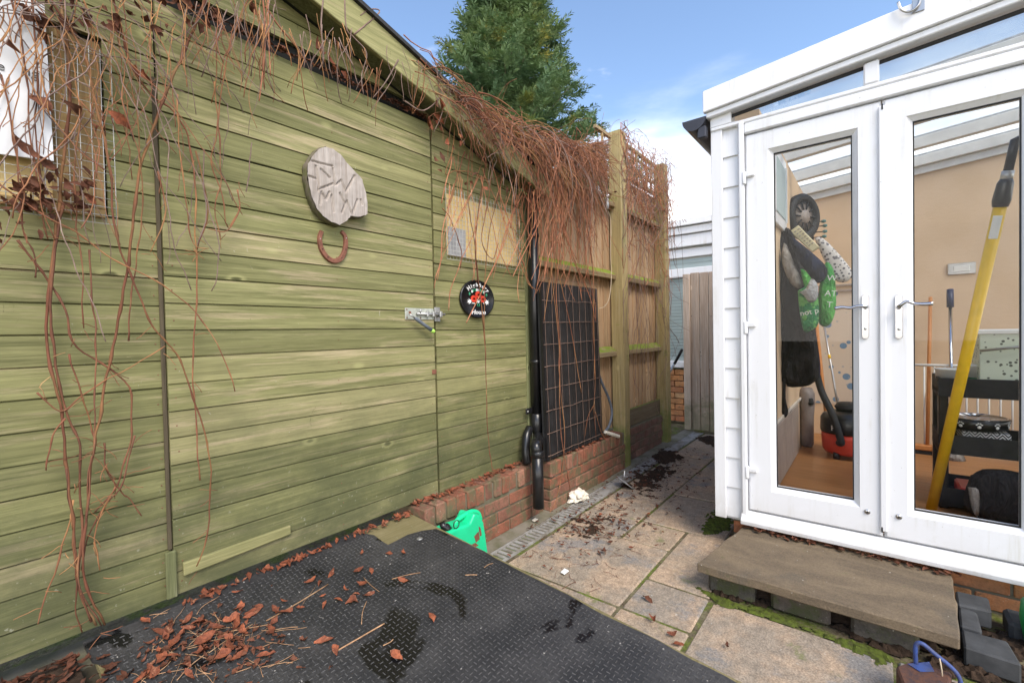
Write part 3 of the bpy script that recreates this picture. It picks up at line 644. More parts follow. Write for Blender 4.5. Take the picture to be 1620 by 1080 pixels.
def mesh_panel():
    t = thing('black_mesh_panel', (2.9, 1.75, .33), 'black sheet panel covered with rusty wire grid leaning on the fence', 'panel')
    Yb, Yt = 1.700, 1.728; z0, z1 = .345, 1.535; yy = lambda z: Yb+(Yt-Yb)*(z-z0)/(z1-z0)
    def quad(x0, x1, za, zb, d): return [(x0, yy(za)-d, za), (x1, yy(za)-d, za), (x1, yy(zb)-d, zb), (x0, yy(zb)-d, zb)]
    mb = MB(); n = 60; vs = []
    for j in range(9):
        z = z0+(z1-z0)*j/8
        for i in range(n+1): x = 2.50+.79*i/n; vs.append((x, yy(z)+.0025*math.sin(i*math.pi/2)+.006*noise.noise(Vector((x*3, z*3, 0))), z))
    mb.add(vs, [(j*(n+1)+i, j*(n+1)+i+1, (j+1)*(n+1)+i+1, (j+1)*(n+1)+i) for j in range(8) for i in range(n)]); me = mb.build('sheet', 'black_sheet', t)
    MB().prism(quad(2.495, 3.295, z0-.004, z1+.004, -.012), (0, .01, 0)).build('backing', 'black_soft', t)
    for x in (2.498, 3.276): MB().prism(quad(x, x+.016, z0, z1, .006), (0, .02, 0)).build('edge_strip', 'black_plastic', t)
    for j in range(9):
        z = z0+.03+j*.148
        MB().tube([(2.50+.79*i/12, yy(z)-.012-.006*noise.noise(Vector((i*.9, j*3, 1))), z+.008*noise.noise(Vector((i*.5, j*2, 7)))+.01*(i/12)) for i in range(13)], .0023, 4).build('wire', 'rust_wire', t)
    for i in range(9):
        x = 2.53+i*.092
        MB().tube([(x+.006*noise.noise(Vector((i*3, k*.7, 2))), yy(z0+k*.15)-.0095, z0+k*.15) for k in range(9)], .0016, 4).build('wire', 'rust_wire', t)
mesh_panel()

def fence():
    t = thing('timber_fence', (4.0, 1.82, 0), 'tall timber fence with mossy rails, trellis top and two posts', 'fence')
    def post(x0, x1, y0, y1, z1):
        MB().prism([(x0, y0, -.02), (x1, y0, -.02), (x1, y1, -.02), (x0, y1, -.02)], (0, 0, z1)).build('post', 'post_wood', t, .006)
    post(3.70, 3.815, 1.69, 1.805, 2.95); post(4.775, 4.89, 1.70, 1.815, 2.96)
    def boards(x0, x1, z0, z1):
        x = x0
        while x < x1-.02:
            w = min(.102, x1-x); y = 1.812+U(0, .003)
            MB().prism([(x, y, z0), (x+w+.008, y+.012, z0), (x+w+.008, y+.02, z0), (x, y+.016, z0)], (0, 0, z1-z0+U(-.006, .006))).build('board', 'fence_wood', t); x += .104
    boards(2.545, 3.78, .34, 2.38); boards(3.79, 4.84, .455, 2.60)
    for x0, x1 in ((2.55, 3.698), (3.818, 4.773)):
        for z in (1.655, .99, 2.28):
            MB().prism([(x0, 1.748, z-.012), (x0, 1.748, z+.028), (x0, 1.809, z+.075), (x0, 1.809, z-.012)], (x1-x0, 0, 0)).build('rail', 'rail_wood', t, .003)
    B(3.818, 4.773, 1.775, 1.809, .302, .46).build('gravel_board', 'gravel_board', t, .004)
    # trellis tops
    def trellis(x0, x1, z0, z1, p=.118):
        for z in (z0, z1-.03): B(x0, x1, 1.772, 1.80, z, z+.03).build('trellis_rail', 'rail_wood', t, .002)
        x = x0+p*.7
        while x < x1-.04: B(x, x+.022, 1.776, 1.787, z0+.031, z1-.031).build('slat', 'post_wood', t); x += p
        z = z0+p
        while z < z1-.05: B(x0+.002, x1-.002, 1.788, 1.799, z, z+.022).build('slat', 'rail_wood', t); z += p
    trellis(3.818, 4.773, 2.605, 2.93); trellis(3.42, 3.698, 2.385, 2.90, .16)
    # fitting and cable on the fence beside the post
    c = pY(955, 318, 1.74)
    f = thing('cable_fitting', c, 'small grey weathered fitting with pale cable hung beside the near fence post', 'fitting')
    p1, p2 = pY(946, 302, 1.745), pY(960, 322, 1.735)
    MB().lathe([(.012, -.03), (.02, -.02), (.022, .0), (.016, .012), (.02, .02), (.016, .034), (.004, .04)], p1, 'Z', 12).build('head', 'lead_grey', f)
    MB().lathe([(.010, -.05), (.017, -.045), (.018, .0), (.013, .02), (.017, .03), (.012, .045)], p2, 'Z', 10).build('plug', 'lead_grey', f)
    MB().tube(spline([p1-Vector((0, 0, .03)), (p1+p2)/2-Vector((0, 0, .03)), p2-Vector((0, 0, .045))], 5), .006, 6).build('clip', 'rust', f)
    MB().tube(spline([p2-Vector((0, 0, .04))]+[pY(x, y, 1.745) for x, y in ((966, 350), (966, 400), (967, 440), (964, 470), (957, 484), (948, 488))], 6), .0035, 6).build('cable', 'string', f)
    # cream stone block and grey hose end on the low wall
    a, b = pY(957, 683, 1.70), pY(979, 690, 1.675); d = (b-a).normalized(); s = thing('stone_piece', (a+b)/2, 'short cream stone bar on top of the low brick wall', 'stone')
    MB().tube([a, a+(b-a)*.5, b], .0165, 6, rads=[.015, .0175, .0165], smooth=False).build('bar', 'stoneware', s, .003)
    h = spline([pY(x, y, 1.735) for x, y in ((945, 585), (952, 605), (963, 630), (968, 652), (964, 672), (956, 684))], 6)
    MB().tube(h, .011, 8).build('hose', 'grip_grey', None, label='bent grey hose standing beside the near fence post', cat='hose')
fence()

def far_end():
    X = 5.45; g = thing('garden_gate', (X, 1.4, 0), 'weathered brown close boarded garden gate at the end of the passage', 'gate')
    y = 1.728
    B(X-.03, X+.02, 1.655, 1.73, .03, 1.835).build('stile', 'gate_wood', g, .004); y = 1.652
    while y > .75:
        w = random.choice((.098, .092, .10)); B(X, X+.02, y-w+.004, y, .03+U(-.006,.006), 1.845+U(-.006,.004)).build('board', 'gate_wood', g, .003); y -= w+.001
    for z in (.35, 1.5): B(X+.0215, X+.055, .76, 1.65, z, z+.09).build('ledge', 'gate_wood', g, .003)
    for (px, py) in ((1108, 557), (1109, 563), (1130, 478), (1094, 500), (1112, 630), (1125, 500)):
        p = pX(px, py, X); MB().lathe([(.005, 0), (.003, -.002), (0, -.0025)], (X-.0005, p.y, p.z), 'X', 8).build('nail', 'black_soft', g)
    N = 6.0; b = thing('neighbour_building', (N, 2.0, 0), 'neighbouring building with white fascia, blinds and orange brick base', 'building')
    z = lambda py: pX(1075, py, N).z
    zc, zs, zb = z(571), z(431), z(394)
    B(N, N+.1, .3, 3.4, zc-.05, z(352)-.02).build('wall', 'render_white', b)
    B(N+.1, N+3, .3, 3.4, -.02, z(360)).build('body', 'render_white', b)
    for i, (pa, pb, dx) in enumerate(((352, 362, .16), (363, 374, .12), (375, 393, .09), (396, 409, .045))): B(N-dx, N-.001, .3, 3.4, z(pb), z(pa)).build('fascia', 'upvc', b, .006)
    for (pa, pb) in ((426, 440), (571, 581)): B(N-.06, N-.001, .3, 3.4, z(pb), z(pa)).build('frame_rail', 'upvc', b, .006)
    for (pa, pb) in ((411, 425), (441, 570)):
        w = B(N-.004, N-.002, .32, 3.38, z(pb), z(pa)).build('window', 'blind', b); zz = z(pb)+.01
        while zz < z(pa)-.03:
            MB().prism([(N-.010, .34, zz), (N-.022, .34, zz+.034), (N-.020, .34, zz+.036), (N-.008, .34, zz+.002)], (0, 3.0, 0)).build('slat', 'blind', w); zz += .042
    B(N-.05, N-.001, 2.16, 2.21, z(570), z(441)).build('mullion', 'upvc', b, .005)
    B(N-.001, N+.1, .3, 3.4, -.02, z(582)).build('mortar', 'mortar', b)
    bricks(b, 1.35, 2.6, N-.045, .01, int((z(582)-.01)/.075), 'brick_orange', .05, 'X')
    p, q = pX(1058, 592, 5.9), pX(1079, 553, 5.75); t = thing('leaning_pole', (p.x, p.y, 0), 'grey metal pole with black grip leaning by the brick base', 'pole')
    d = q-p; base = p - d*((p.z)/d.z); m2 = p+d*.45
    MB().tube([base, m2], .014, 10).build('shaft', 'steel', t); MB().tube([m2, q], .017, 10).build('grip', 'black_soft', t)
far_end()
# ------------------------------------------------------------------ conservatory
XC = 2.672
def conservatory():
    t = thing('conservatory', (XC+1, 0, 0), 'white framed lean-to conservatory with glazed double doors', 'conservatory')
    def P(px, py, X=XC): return pX(px, py, X)
    YE = -2.2     # runs on to the right of the photograph
    z_sill, z_sash0, z_sash1 = .164, .234, 2.205
    # brick base
    B(XC+.02, XC+.12, YE, .60, -.02, .16).build('mortar', 'mortar', t)
    bricks(t, -1.0, .60, XC+.015, .008, 2, 'brick_orange', .05, 'X')
    # corner post and cladding courses
    y_o, y_i, y_j = P(1128, 400).y, P(1146, 400).y, P(1171, 400).y
    B(XC-.022, XC+.10, y_i, y_o, .165, 2.30).build('corner_trim', 'upvc', t, .003)
    za, zb = .176, 2.275; n = 13; h = (zb-za)/n
    for k in range(n):
        z = za+k*h; mb = MB(); mb.prism([(XC-.014, y_j, z+.001), (XC-.004, y_j, z+h), (XC+.03, y_j, z+h), (XC+.03, y_j, z+.001)], (0, y_i-y_j, 0)); mb.build('cladding_board', 'upvc', t, .0015)
    B(XC-.003, XC+.10, y_j-.001, y_i, .165, 2.285).build('cladding_core', 'upvc_dull', t)
    B(XC-.024, XC+.05, y_j, y_o+.002, zb+.003, zb+.014).build('drip_strip', 'galv', t, .002)
    # outer frame: jamb, head, sill
    B(XC-.035, XC+.06, P(1179, 400).y-.004, y_j-.002, z_sill+.02, 2.275).build('frame_jamb', 'upvc', t, .005)
    B(XC-.030, XC+.06, YE, P(1179, 400).y-.004, z_sash1+.003, 2.262).build('frame_head', 'upvc', t, .006)
    MB().prism([(XC-.055, YE, z_sill), (XC-.058, YE, z_sill+.022), (XC-.02, YE, z_sash0-.004), (XC+.06, YE, z_sash0-.004), (XC+.06, YE, z_sill)], (0, P(1175, 815).y-YE, 0)).build('sill', 'upvc', t, .003)
    # door leaves
    def leaf(y1, y0, g1, g0, hinge, lab, hz):
        zt = P(1285, 228).z; zbm = P(1290, 781).z; w = None
        mb = MB(); f = XC-.018; r = XC+.045
        def stile(a, b, c, d):   # mitred frame member between outer edge and glass edge
            mb.prism([a, b, c, d], (r-f, 0, 0))
        o = [(f, y1, z_sash1), (f, y0, z_sash1), (f, y0, z_sash0), (f, y1, z_sash0)]; i = [(f, g1, zt), (f, g0, zt), (f, g0, zbm), (f, g1, zbm)]
        for k in range(4): MB().prism([o[k], o[(k+1) % 4], i[(k+1) % 4], i[k]], (r-f, 0, 0))
        bm = MB(); vs = []; e = .022; s = -1
        def ring(x, q): return [(x, q[0], q[2]), (x, q[1], q[2]), (x, q[1], q[3]), (x, q[0], q[3])]
        O = (y1, y0, z_sash1, z_sash0); O2 = (y1-.010, y0+.010, z_sash1-.010, z_sash0+.010); G2 = (g1+e, g0-e, zt+e, zbm-e); G = (g1, g0, zt, zbm)
        rings = [ring(r, O), ring(f+.012, O), ring(f, O2), ring(f, G2), ring(f+.006, (g1+e*.8, g0-e*.8, zt+e*.8, zbm-e*.8)), ring(f+.022, G), ring(r, G)]
        for q in rings: vs += q
        fs = [(a*4+k, a*4+(k+1) % 4, (a+1)*4+(k+1) % 4, (a+1)*4+k) for a in range(6) for k in range(4)] + [(24+k, 24+(k+1) % 4, (k+1) % 4, k) for k in range(4)]
        D = bm.add(vs, fs).build('door', 'upvc', t, label=lab)
        B(f+.030, f+.034, g0-.004, g1+.004, zbm-.004, zt+.004).build('glass_pane', 'glass', D)
        for (a, b, c, d) in ((g0, g1, zt-.006, zt+.0), (g0, g1, zbm, zbm+.006), (g0, g0+.005, zbm+.006, zt-.006), (g1-.005, g1, zbm+.006, zt-.006)): B(f+.0225, f+.030, a, b, c, d).build('gasket', 'black_soft', D)
        for z in hz:
            B(f-.016, f-.001, y1-.048, y1-.003, z-.012, z+.016).build('hinge', 'upvc', D, .006)
            MB().lathe([(.010, -.045), (.011, -.04), (.011, .015), (.008, .02)], (f-.010, y1+.003, z), 'Z', 10).build('hinge', 'upvc', D)
        return D, f
    yL1, yM, gL1, gL0 = .519, -.0355, P(1226, 500).y, P(1349.5, 500).y
    D1, f = leaf(yL1, yM, gL1, gL0, 1, 'left hand white glazed door leaf', (P(1190, 278).z, P(1192, 514).z, P(1194, 742).z))
    gR1, gR0 = P(1445, 500).y, P(1616.5, 500).y
    D2, f = leaf(yM-.005, -.60, gR1, gR0, -1, 'right hand white glazed door leaf', ())
    for y in (-.605, -1.3): pass
    D3, f = leaf(-.668, -1.22, -.785, -1.10, 1, 'fixed white glazed side panel', ())
    B(XC-.033, XC+.06, -.664, -.604, z_sash0, z_sash1).build('frame_jamb', 'upvc', t, .005)
    B(XC-.035, XC+.06, YE, -1.226, z_sash0, z_sash1).build('frame_jamb', 'upvc', t, .005)
    # meeting-stile cover and keep slots
    B(f-.012, f-.0005, yM-.016, yM+.010, z_sash0+.03, z_sash1-.03).build('astragal', 'upvc', D2, .004)
    # handles and hooks' locks
    for D, px, sgn in ((D1, 1369, 1), (D2, 1422, 1)):
        top, bot = P(px, 466, f), P(px, 536, f); c = (top+bot)/2; L = top.z-bot.z
        mb = MB(); pl = []
        for k in range(24):
            q = 2*math.pi*k/24; yy = .0135*math.cos(q); zz = .0135*math.sin(q) + (L/2-.0135)*(1 if math.sin(q) > 0 else -1); pl.append((f-.001, c.y+yy, c.z+zz))
        mb.prism(pl, (-.008, 0, 0)).build('handle_plate', 'chrome', D, .002)
        hp = [P(px, 486, f)+Vector((-.008, 0, 0)), P(px, 485, f)+Vector((-.04, 0, 0))]
        e = [(1358, 484), (1345, 487), (1332, 486), (1320, 488)] if D is D1 else [(1434, 477), (1446, 480), (1460, 481), (1476, 480)]
        path = spline(hp + [P(x, y, f-.045) for x, y in e], 5); MB().tube(path, .0085, 12, rads=[.0095+.0 if i < 6 else .0085-.0022*math.sin(math.pi*min(1, i/len(path))) for i in range(len(path))]).build('handle', 'chrome', D)
        MB().lathe([(.006, -.001), (.006, -.011), (0, -.011)], (f, c.y, c.z-.055), 'X', 12).build('keyhole', 'steel', D)
    for D, px, py in ((D1, 1372, 809), (D2, 1422, 817)):
        p = P(px, py, f); MB().lathe([(.012, .0), (.012, -.004), (.009, -.006), (0, -.006)], (f, p.y, p.z), 'X', 16).build('lock_cap', 'chrome', D)
        B(f-.0072, f-.0062, p.y-.0018, p.y+.0018, p.z-.006, p.z+.006).build('key_slot', 'black_soft', D)
    for py in (171, 836): p = P(1395, py, f); B(f-.0135, f-.0125, p.y-.004, p.y+.002, p.z-.012, p.z+.012).build('keep_slot', 'black_soft', D2)
    # raking fixed lights over the doors and the fascia
    def poly(pts, X, d, name, mat, bev=0, par=None): return MB().prism([tuple(P(x, y, X)) for x, y in pts], (d, 0, 0)).build(name, mat, par or t, bev)
    zf = lambda y, off=0: 2.476 + (.712-y)*.0955 + off
    MB().prism([(XC-.07, .712, zf(.712)), (XC-.07, YE, zf(YE)), (XC-.07, YE, zf(YE)-.145), (XC-.07, .712, zf(.712)-.115)], (.03, 0, 0)).build('fascia', 'upvc', t, .004)
    MB().prism([(XC-.055, .700, zf(.7)-.117), (XC-.055, YE, zf(YE)-.147), (XC-.055, YE, zf(YE)-.175), (XC-.055, .700, zf(.7)-.145)], (.11, 0, 0)).build('top_rail', 'upvc', t, .004)
    yA, yB = P(1158, 190).y, P(1366, 120).y; z0 = 2.285; zt = lambda y: zf(y)-.150-.028*min(1, (.7-y)/2)
    zz = lambda y: max(zt(y)-.012, z0+.003)
    B(XC-.030, XC+.06, YE, y_o, 2.263, z0).build('transom', 'upvc', t, .006)
    def light(ya, yb, nm):
        gl = [(XC+.005, ya, z0), (XC+.005, yb, z0), (XC+.005, yb, zz(yb)+.01), (XC+.005, ya, zz(ya)+.01)]
        MB().prism(gl, (.004, 0, 0)).build('glass_pane', 'glass', t)
        MB().prism([(XC-.006, ya, zz(ya)-.004), (XC-.006, yb, zz(yb)-.004), (XC-.006, yb, zz(yb)+.012), (XC-.006, ya, zz(ya)+.012)], (.008, 0, 0)).build('gasket', 'black_soft', t)
    light(yA, yB, 1); yC = P(1391, 110).y; light(yC, -.62, 2); light(-.68, -1.3, 3)
    for ya, yb in ((yB, yC), (-.62, -.68), (-1.3, YE)): MB().prism([(XC-.030, ya, z0), (XC-.030, yb, z0), (XC-.030, yb, zt(yb)), (XC-.030, ya, zt(ya))], (.09, 0, 0)).build('mullion', 'upvc', t, .006)
    MB().prism([(XC-.028, y_o, z0+.001), (XC-.028, yA, z0+.001), (XC-.028, yA, zt(yA)+.02), (XC-.028, y_o, zt(y_o)+.02)], (.09, 0, 0)).build('end_block', 'upvc', t, .003)
    # roof: glazing bars, panes, back wall plate
    XB = 5.0; 
    for k, x in enumerate((XC-.04, 3.28, 3.86, 4.44, XB-.05)):
        MB().prism([(x, .70, zf(.7)-.10), (x, YE, zf(YE)-.10), (x, YE, zf(YE)-.02), (x, .70, zf(.7)-.02)], (.055, 0, 0)).build('glazing_bar', 'upvc_dull', t, .004)
        MB().prism([(x+.012, .70, zf(.7)-.019), (x+.012, YE, zf(YE)-.019), (x+.012, YE, zf(YE)-.004), (x+.012, .70, zf(.7)-.004)], (.03, 0, 0)).build('bar_cap', 'lead_grey', t, .003)
    MB().prism([(XC+.02, .70, zf(.7)-.018), (XC+.02, YE, zf(YE)-.018), (XC+.02, YE, zf(YE)-.014), (XC+.02, .70, zf(.7)-.014)], (XB-XC-.03, 0, 0)).build('roof_glass', 'roof_glass', t)
    # inner walls and floor
    B(XC+.125, XB, YE, .46, .12, .22).build('floor', 'floor_wood', t)
    Wl = B(XC+.10, XB+.1, .47, .66, .165, 2.37).build('side_wall', 'plaster', t)
    MB().prism([(XB+.001, .66, -.02), (XB+.001, YE, -.02), (XB+.001, YE, zf(YE)-.06), (XB+.001, .66, zf(.66)-.06)], (.15, 0, 0)).build('back_wall', 'plaster', t)
    MB().prism([(XB-.02, .468, zf(.468)-.16), (XB-.02, YE, zf(YE)-.16), (XB-.02, YE, zf(YE)-.101), (XB-.02, .468, zf(.468)-.101)], (.02, 0, 0)).build('wall_plate', 'upvc_dull', t, .003)
    B(XC+.11, XB, YE-.1, YE, -.02, .80).build('unseen_end_wall', 'plaster', t); B(XC+.11, XB, YE-.05, YE-.046, .82, 2.62).build('glass_pane', 'roof_glass', t)  # unseen end wall, glazed so that sun comes in and brightens the room
    for z in (.80, 2.60): B(XC+.11, XB, YE-.09, YE-.01, z, z+.06).build('frame_rail', 'upvc', t)
    for x in (3.4, 4.2): B(x, x+.06, YE-.088, YE-.012, .861, 2.599).build('mullion', 'upvc', t)
    B(XB-.004, XB+.0005, .02, .468, .50, 1.50).build('dotted_paper', 'dot_paper', t)
    for z in (1.50, 1.55): B(XB-.020, XB-.002, -.1, .468, z, z+.018).build('shelf_rail', 'tile_grey', t, .003)
    for k in range(4): B(XC+.16+k*.33, XC+.16+k*.33+.322, .452, .469, .225, .60).build('wall_panel', 'tile_grey', t, .003)
    B(XC+.12, 4.4, .455, .469, .603, .625).build('panel_cap', 'skirting', t, .003)
    # side wall window
    w = B(3.02, 3.58, .448, .4695, 1.83, 2.30).build('side_window', 'upvc', t, .004)
    B(3.09, 3.51, .4435, .4475, 1.90, 2.23).build('window_pane', 'blind', w)
    for a, b, c, d in ((3.075, 3.09, 1.885, 2.245), (3.51, 3.525, 1.885, 2.245)): B(a, b, .436, .4475, c, d).build('bead', 'upvc', w)
    p = P(1521, 425, XB); s = B(XB-.012, XB+.0, p.y-.08, p.y+.08, p.z-.045, p.z+.045).build('switch_plate', 'steel', t, .004); B(XB-.016, XB-.0125, p.y-.045, p.y+.045, p.z-.022, p.z+.022).build('switch', 'tub_white', s, .003)
    # gutter on the far side eave, seen end on
    g = []
    for k in range(13): q = math.pi*k/12; g.append((.762+.062*math.cos(q+math.pi), 2.345-.062*math.sin(q)))
    vs = []; 
    for x in (XC-.06, XB): vs += [(x, y, z) for y, z in g] + [(x, .762+(y-.762)*.93, 2.348+(z-2.345)*.93) for y, z in g[::-1]]
    n = 26; MB().add(vs, [(i, (i+1) % n, (i+1) % n+n, i+n) for i in range(n)] + [tuple(range(n))]).build('gutter', 'gutter_grey', t)
    MB().prism([(XC-.062, y, z) for y, z in g], (.006, 0, 0)).build('gutter_stop', 'gutter_grey', t)
    B(XC-.058, XC-.01, .70, .745, 2.235, 2.30).build('gutter_bracket', 'gutter_grey', t, .006)
    # hook over the fascia
    h = thing('hook', P(1438, 8, XC-.085), 'grey curved metal hook above the conservatory fascia', 'hook')
    MB().tube(spline([P(x, y, XC-.085) for x, y in ((1421, 4), (1425, 14), (1434, 19), (1445, 16), (1454, 5), (1456, -14), (1450, -30), (1452, -52))], 6) + [P(1452, -62, XC-.06)], .0055, 10).build('rod', 'steel', h)
    p = P(1452, -64, XC-.055); B(XC-.075, XC-.068, p.y-.02, p.y+.02, zf(p.y)-.05, p.z+.01).build('bracket', 'steel', h, .002)
    # stepping stone and its supports
    L = [pZ(x, y, .14) for x, y in ((1102, 890), (1178, 830), (1506, 908), (1520, 1010))]
    s = thing('stone_step', (2.38, .17, 0), 'brown sandstone slab step in front of the white doors', 'step')
    prof = []; 
    for a, b in zip(L, L[1:]+L[:1]):
        for k in range(10): q = a.lerp(b, k/10); prof.append((q.x+.008*noise.noise(q*11), q.y+.008*noise.noise(q*11+Vector((9,0,0))), .098))
    MB().prism(prof, (0, 0, .042)).build('slab', 'step_stone', s, .005)
    B(2.21, 2.62, -.18, .53, -.01, .05).build('packing', 'soil', s, .02)
    for (x, y, w, d, h_) in ((2.215, .50, .19, .10, .09), (2.225, .24, .21, .10, .092), (2.215, -.03, .2, .10, .093), (2.58, .46, .1, .2, .09), (2.58, 0, .1, .2, .09), (2.35, .47, .1, .2, .09)):
        B(x-d/2, x+d/2, y-w/2, y+w/2, .0, h_+.005).build('support_brick', 'block_old', s, .012)
conservatory()
# ------------------------------------------------------------------ things seen inside the conservatory
def pillow(name, outline, X, thick, mat, parent=None, fold=.02, fs=(3, 22, 6), smooth=True, step=.02, place=None, **tags):
    place = place or (lambda x, y: pX(x, y, X))
    P = [place(x, y) for x, y in outline]; pts = spline([Vector((0, p.y, p.z)) for p in P]+[Vector((0, P[0].y, P[0].z))], 3)[:-1]
    bm = bmesh.new(); bm.faces.new([bm.verts.new((X, p.y, p.z)) for p in pts])
    for ax in (1, 2):
        lo, hi = min(p[ax] for p in pts), max(p[ax] for p in pts); q = lo+step
        while q < hi:
            co = [X, 0, 0]; co[ax] = q; no = [0, 0, 0]; no[ax] = 1
            bmesh.ops.bisect_plane(bm, geom=bm.verts[:]+bm.edges[:]+bm.faces[:], plane_co=co, plane_no=no); q += step
    edge = {v for v in bm.verts if v.is_boundary}
    segs = [(pts[i], pts[(i+1) % len(pts)]) for i in range(len(pts))]
    def dist(v):
        d = 9
        for a, b in segs:
            ab = b-a; k = max(0, min(1, (Vector((0, v.y, v.z))-a).dot(ab)/max(ab.length_squared, 1e-9))); d = min(d, (Vector((0, v.y, v.z))-a-ab*k).length)
        return d
    data = [(v.co.copy(), dist(v.co)) for v in bm.verts]; idx = {v: i for i, v in enumerate(bm.verts)}
    fcs = [[idx[v] for v in f.verts] for f in bm.faces]; bm.free(); vs = []
    for s in (-1, 1):
        for c, d in data:
            k = min(1, d/min(thick*.5, .03)); h = thick/2*math.sqrt(max(0, 1-(1-k)**2))*(.72+.28*min(1, d/(thick*.6))); nn = noise.noise(Vector((s*3, c.y*fs[1]*.5, c.z*fs[2]))); w = fold*k*(.6*noise.noise(Vector((s*3, c.y*fs[1], c.z*fs[2]+c.y*4)))+.28*math.sin(c.y*75+nn*5+c.z*6)*min(1, fold/.04))
            vs.append((X + s*(h+.0008) + (w if s < 0 else 0), c.y, c.z))
    n = len(data); fs2 = [tuple(f) for f in fcs] + [tuple(i+n for i in f[::-1]) for f in fcs]
    me = bpy.data.meshes.new(name); me.from_pydata(vs, [], fs2); bm = bmesh.new(); bm.from_mesh(me); bmesh.ops.remove_doubles(bm, verts=bm.verts[:], dist=.0018); bmesh.ops.recalc_face_normals(bm, faces=bm.faces[:]); bm.to_mesh(me); bm.free()
    me.polygons.foreach_set('use_smooth', [smooth]*len(me.polygons)); me.materials.append(M[mat]); return link(name, me, parent, **tags)
def inside():
    F = .22
    # yellow telescopic pole behind the right-hand pane
    a = pZ(1473, 806, F); b = pX(1606, 222, 2.86); d = b-a; t = thing('telescopic_pole', a, 'yellow telescopic pole with black clamp leaning inside the right door', 'pole')
    at = lambda k: a+d*k
    k1 = .855; MB().tube([at(0), at(k1)], .0225, 16).build('shaft', 'yellow_paint', t); MB().tube([at(k1-.005), at(k1+.01), at(k1+.05), at(k1+.06)], .03, 14, rads=[.026, .031, .027, .02]).build('clamp', 'black_plastic', t)
    MB().tube([at(k1+.055), at(k1+.078)], .0205, 12).build('collar', 'galv', t); MB().tube([at(k1+.078), at(1.0), at(1.0)+Vector((.03, -.03, .015)), at(1)+Vector((.06, -.07, .015))], .016, 10).build('head', 'black_plastic', t)
    q = at(k1-.07); p = at(.8); n = (CAM-p); n = (n-d*(n.dot(d)/d.length_squared)).normalized()
    o = MB(); sd_ = d.normalized().cross(n); w = .013
    # printed label wrapped on the near side of the shaft
    vs = []; 
    for j in range(5):
        ang = -.7+1.4*j/4; dirv = n*math.cos(ang)+sd_*math.sin(ang); vs += [at(.775)+dirv*.0229, at(.83)+dirv*.0229]
    MB().add(vs, [(2*j, 2*j+1, 2*j+3, 2*j+2) for j in range(4)], True).build('label', 'tub_white', t)
    # black three tier trolley
    x0, x1, y0, y1 = 3.30, 3.62, -.95, -.275; t = thing('storage_trolley', (3.46, -.6, F), 'black plastic tiered trolley holding tubs and pet bowls', 'trolley')
    for x in (x0+.02, x1-.02):
        for y in (y0+.02, y1-.02): MB().box(x-.02, x+.02, y-.02, y+.02, F, .90).build('leg', 'black_plastic', t, .006)
    for z in (.255, .535, .835):
        mb = MB().box(x0, x1, y0, y1, z, z+.012)
        for (a0, a1, b0, b1) in ((x0-.004, x0+.008, y0, y1), (x1-.008, x1+.004, y0, y1), (x0+.009, x1-.009, y0, y0+.01), (x0+.009, x1-.009, y1-.01, y1)): mb.box(a0, a1, b0, b1, z-.02, z+.078)
        mb.build('shelf', 'black_soft', t)
    zt = .848; 
    c = pX(1503, 590, 3.4); MB().lathe([(.052, 0), (.058, .10), (.062, .102), (.062, .108), (.058, .109), (0, .109)], (3.43, c.y, zt), 'Z', 24).build('white_tub', 'tub_white', None, label='small white tub with lid on the trolley top', cat='tub')
    g = thing('tub', (3.48, c.y-.10, zt), 'green and white plastic tub beside the patterned box', 'tub'); MB().lathe([(.055, 0), (.06, .06)], (3.48, c.y-.115, zt), 'Z', 24).build('base', 'hose_green', g); MB().lathe([(.0605, .061), (.064, .12), (.066, .122), (.066, .128), (0, .13)], (3.48, c.y-.115, zt), 'Z', 24).build('lid', 'tub_white', g)
    p = pX(1549, 524, 3.36); t = thing('patterned_box', (3.46, p.y-.17, zt), 'pale green box printed with small animals on the trolley', 'box')
    B(3.36, 3.58, p.y-.33, p.y, zt, p.z).build('box', 'print_box', t, .004); B(3.352, 3.588, p.y-.338, p.y+.008, p.z-.016, p.z+.008).build('lid', 'tub_white', t, .004)
    MB().tube([(3.345, p.y-.34, p.z-.05), (3.345, p.y+.0, p.z-.10)], .006, 8).build('handle', 'steel', t)
    zt = .548; c = pX(1545, 655, 3.40)
    t = thing('pet_bowl', (3.45, c.y-.03, zt), 'black pet bowl with white paw prints and steel dish', 'bowl')
    zc = zt+.085; MB().lathe([(.09, 0), (.125, .012), (.135, .062), (.13, .064), (.122, .058), (.1, .01), (0, .008)], (3.45, c.y, zc), 'Z', 32).build('bowl', 'black_plastic', t)
    MB().lathe([(.128, .066), (.121, .068), (.09, .018), (0, .016)], (3.45, c.y, zc), 'Z', 32).build('dish', 'chrome', t)
    for k in range(5):
        q = math.pi+R(-62+k*31); ctr = Vector((3.45, c.y, zc+.036)); r = .1315
        def dot(dq, dz, s): 
            u = Vector((math.cos(q+dq), math.sin(q+dq), 0)); MB().lathe([(s, 0), (s*.8, .0015), (0, .002)], (0, 0, 0), 'X', 8).build('paw', 'tub_white', t).matrix_parent_inverse = Matrix.Translation(-t.location) @ Matrix.Translation(ctr+u*r+Vector((0, 0, dz))) @ Matrix.Rotation(q+dq, 4, 'Z')
        dot(0, -.006, .0085); 
        for dq, dz in ((-.075, .006), (-.028, .013), (.028, .013), (.075, .006)): dot(dq, dz, .0042)
    B(3.36, 3.56, c.y-.12, c.y+.06, zt, zt+.082).build('chevron_box', 'chevron', None, .004, label='black and white zigzag patterned box under the pet bowl', cat='box')
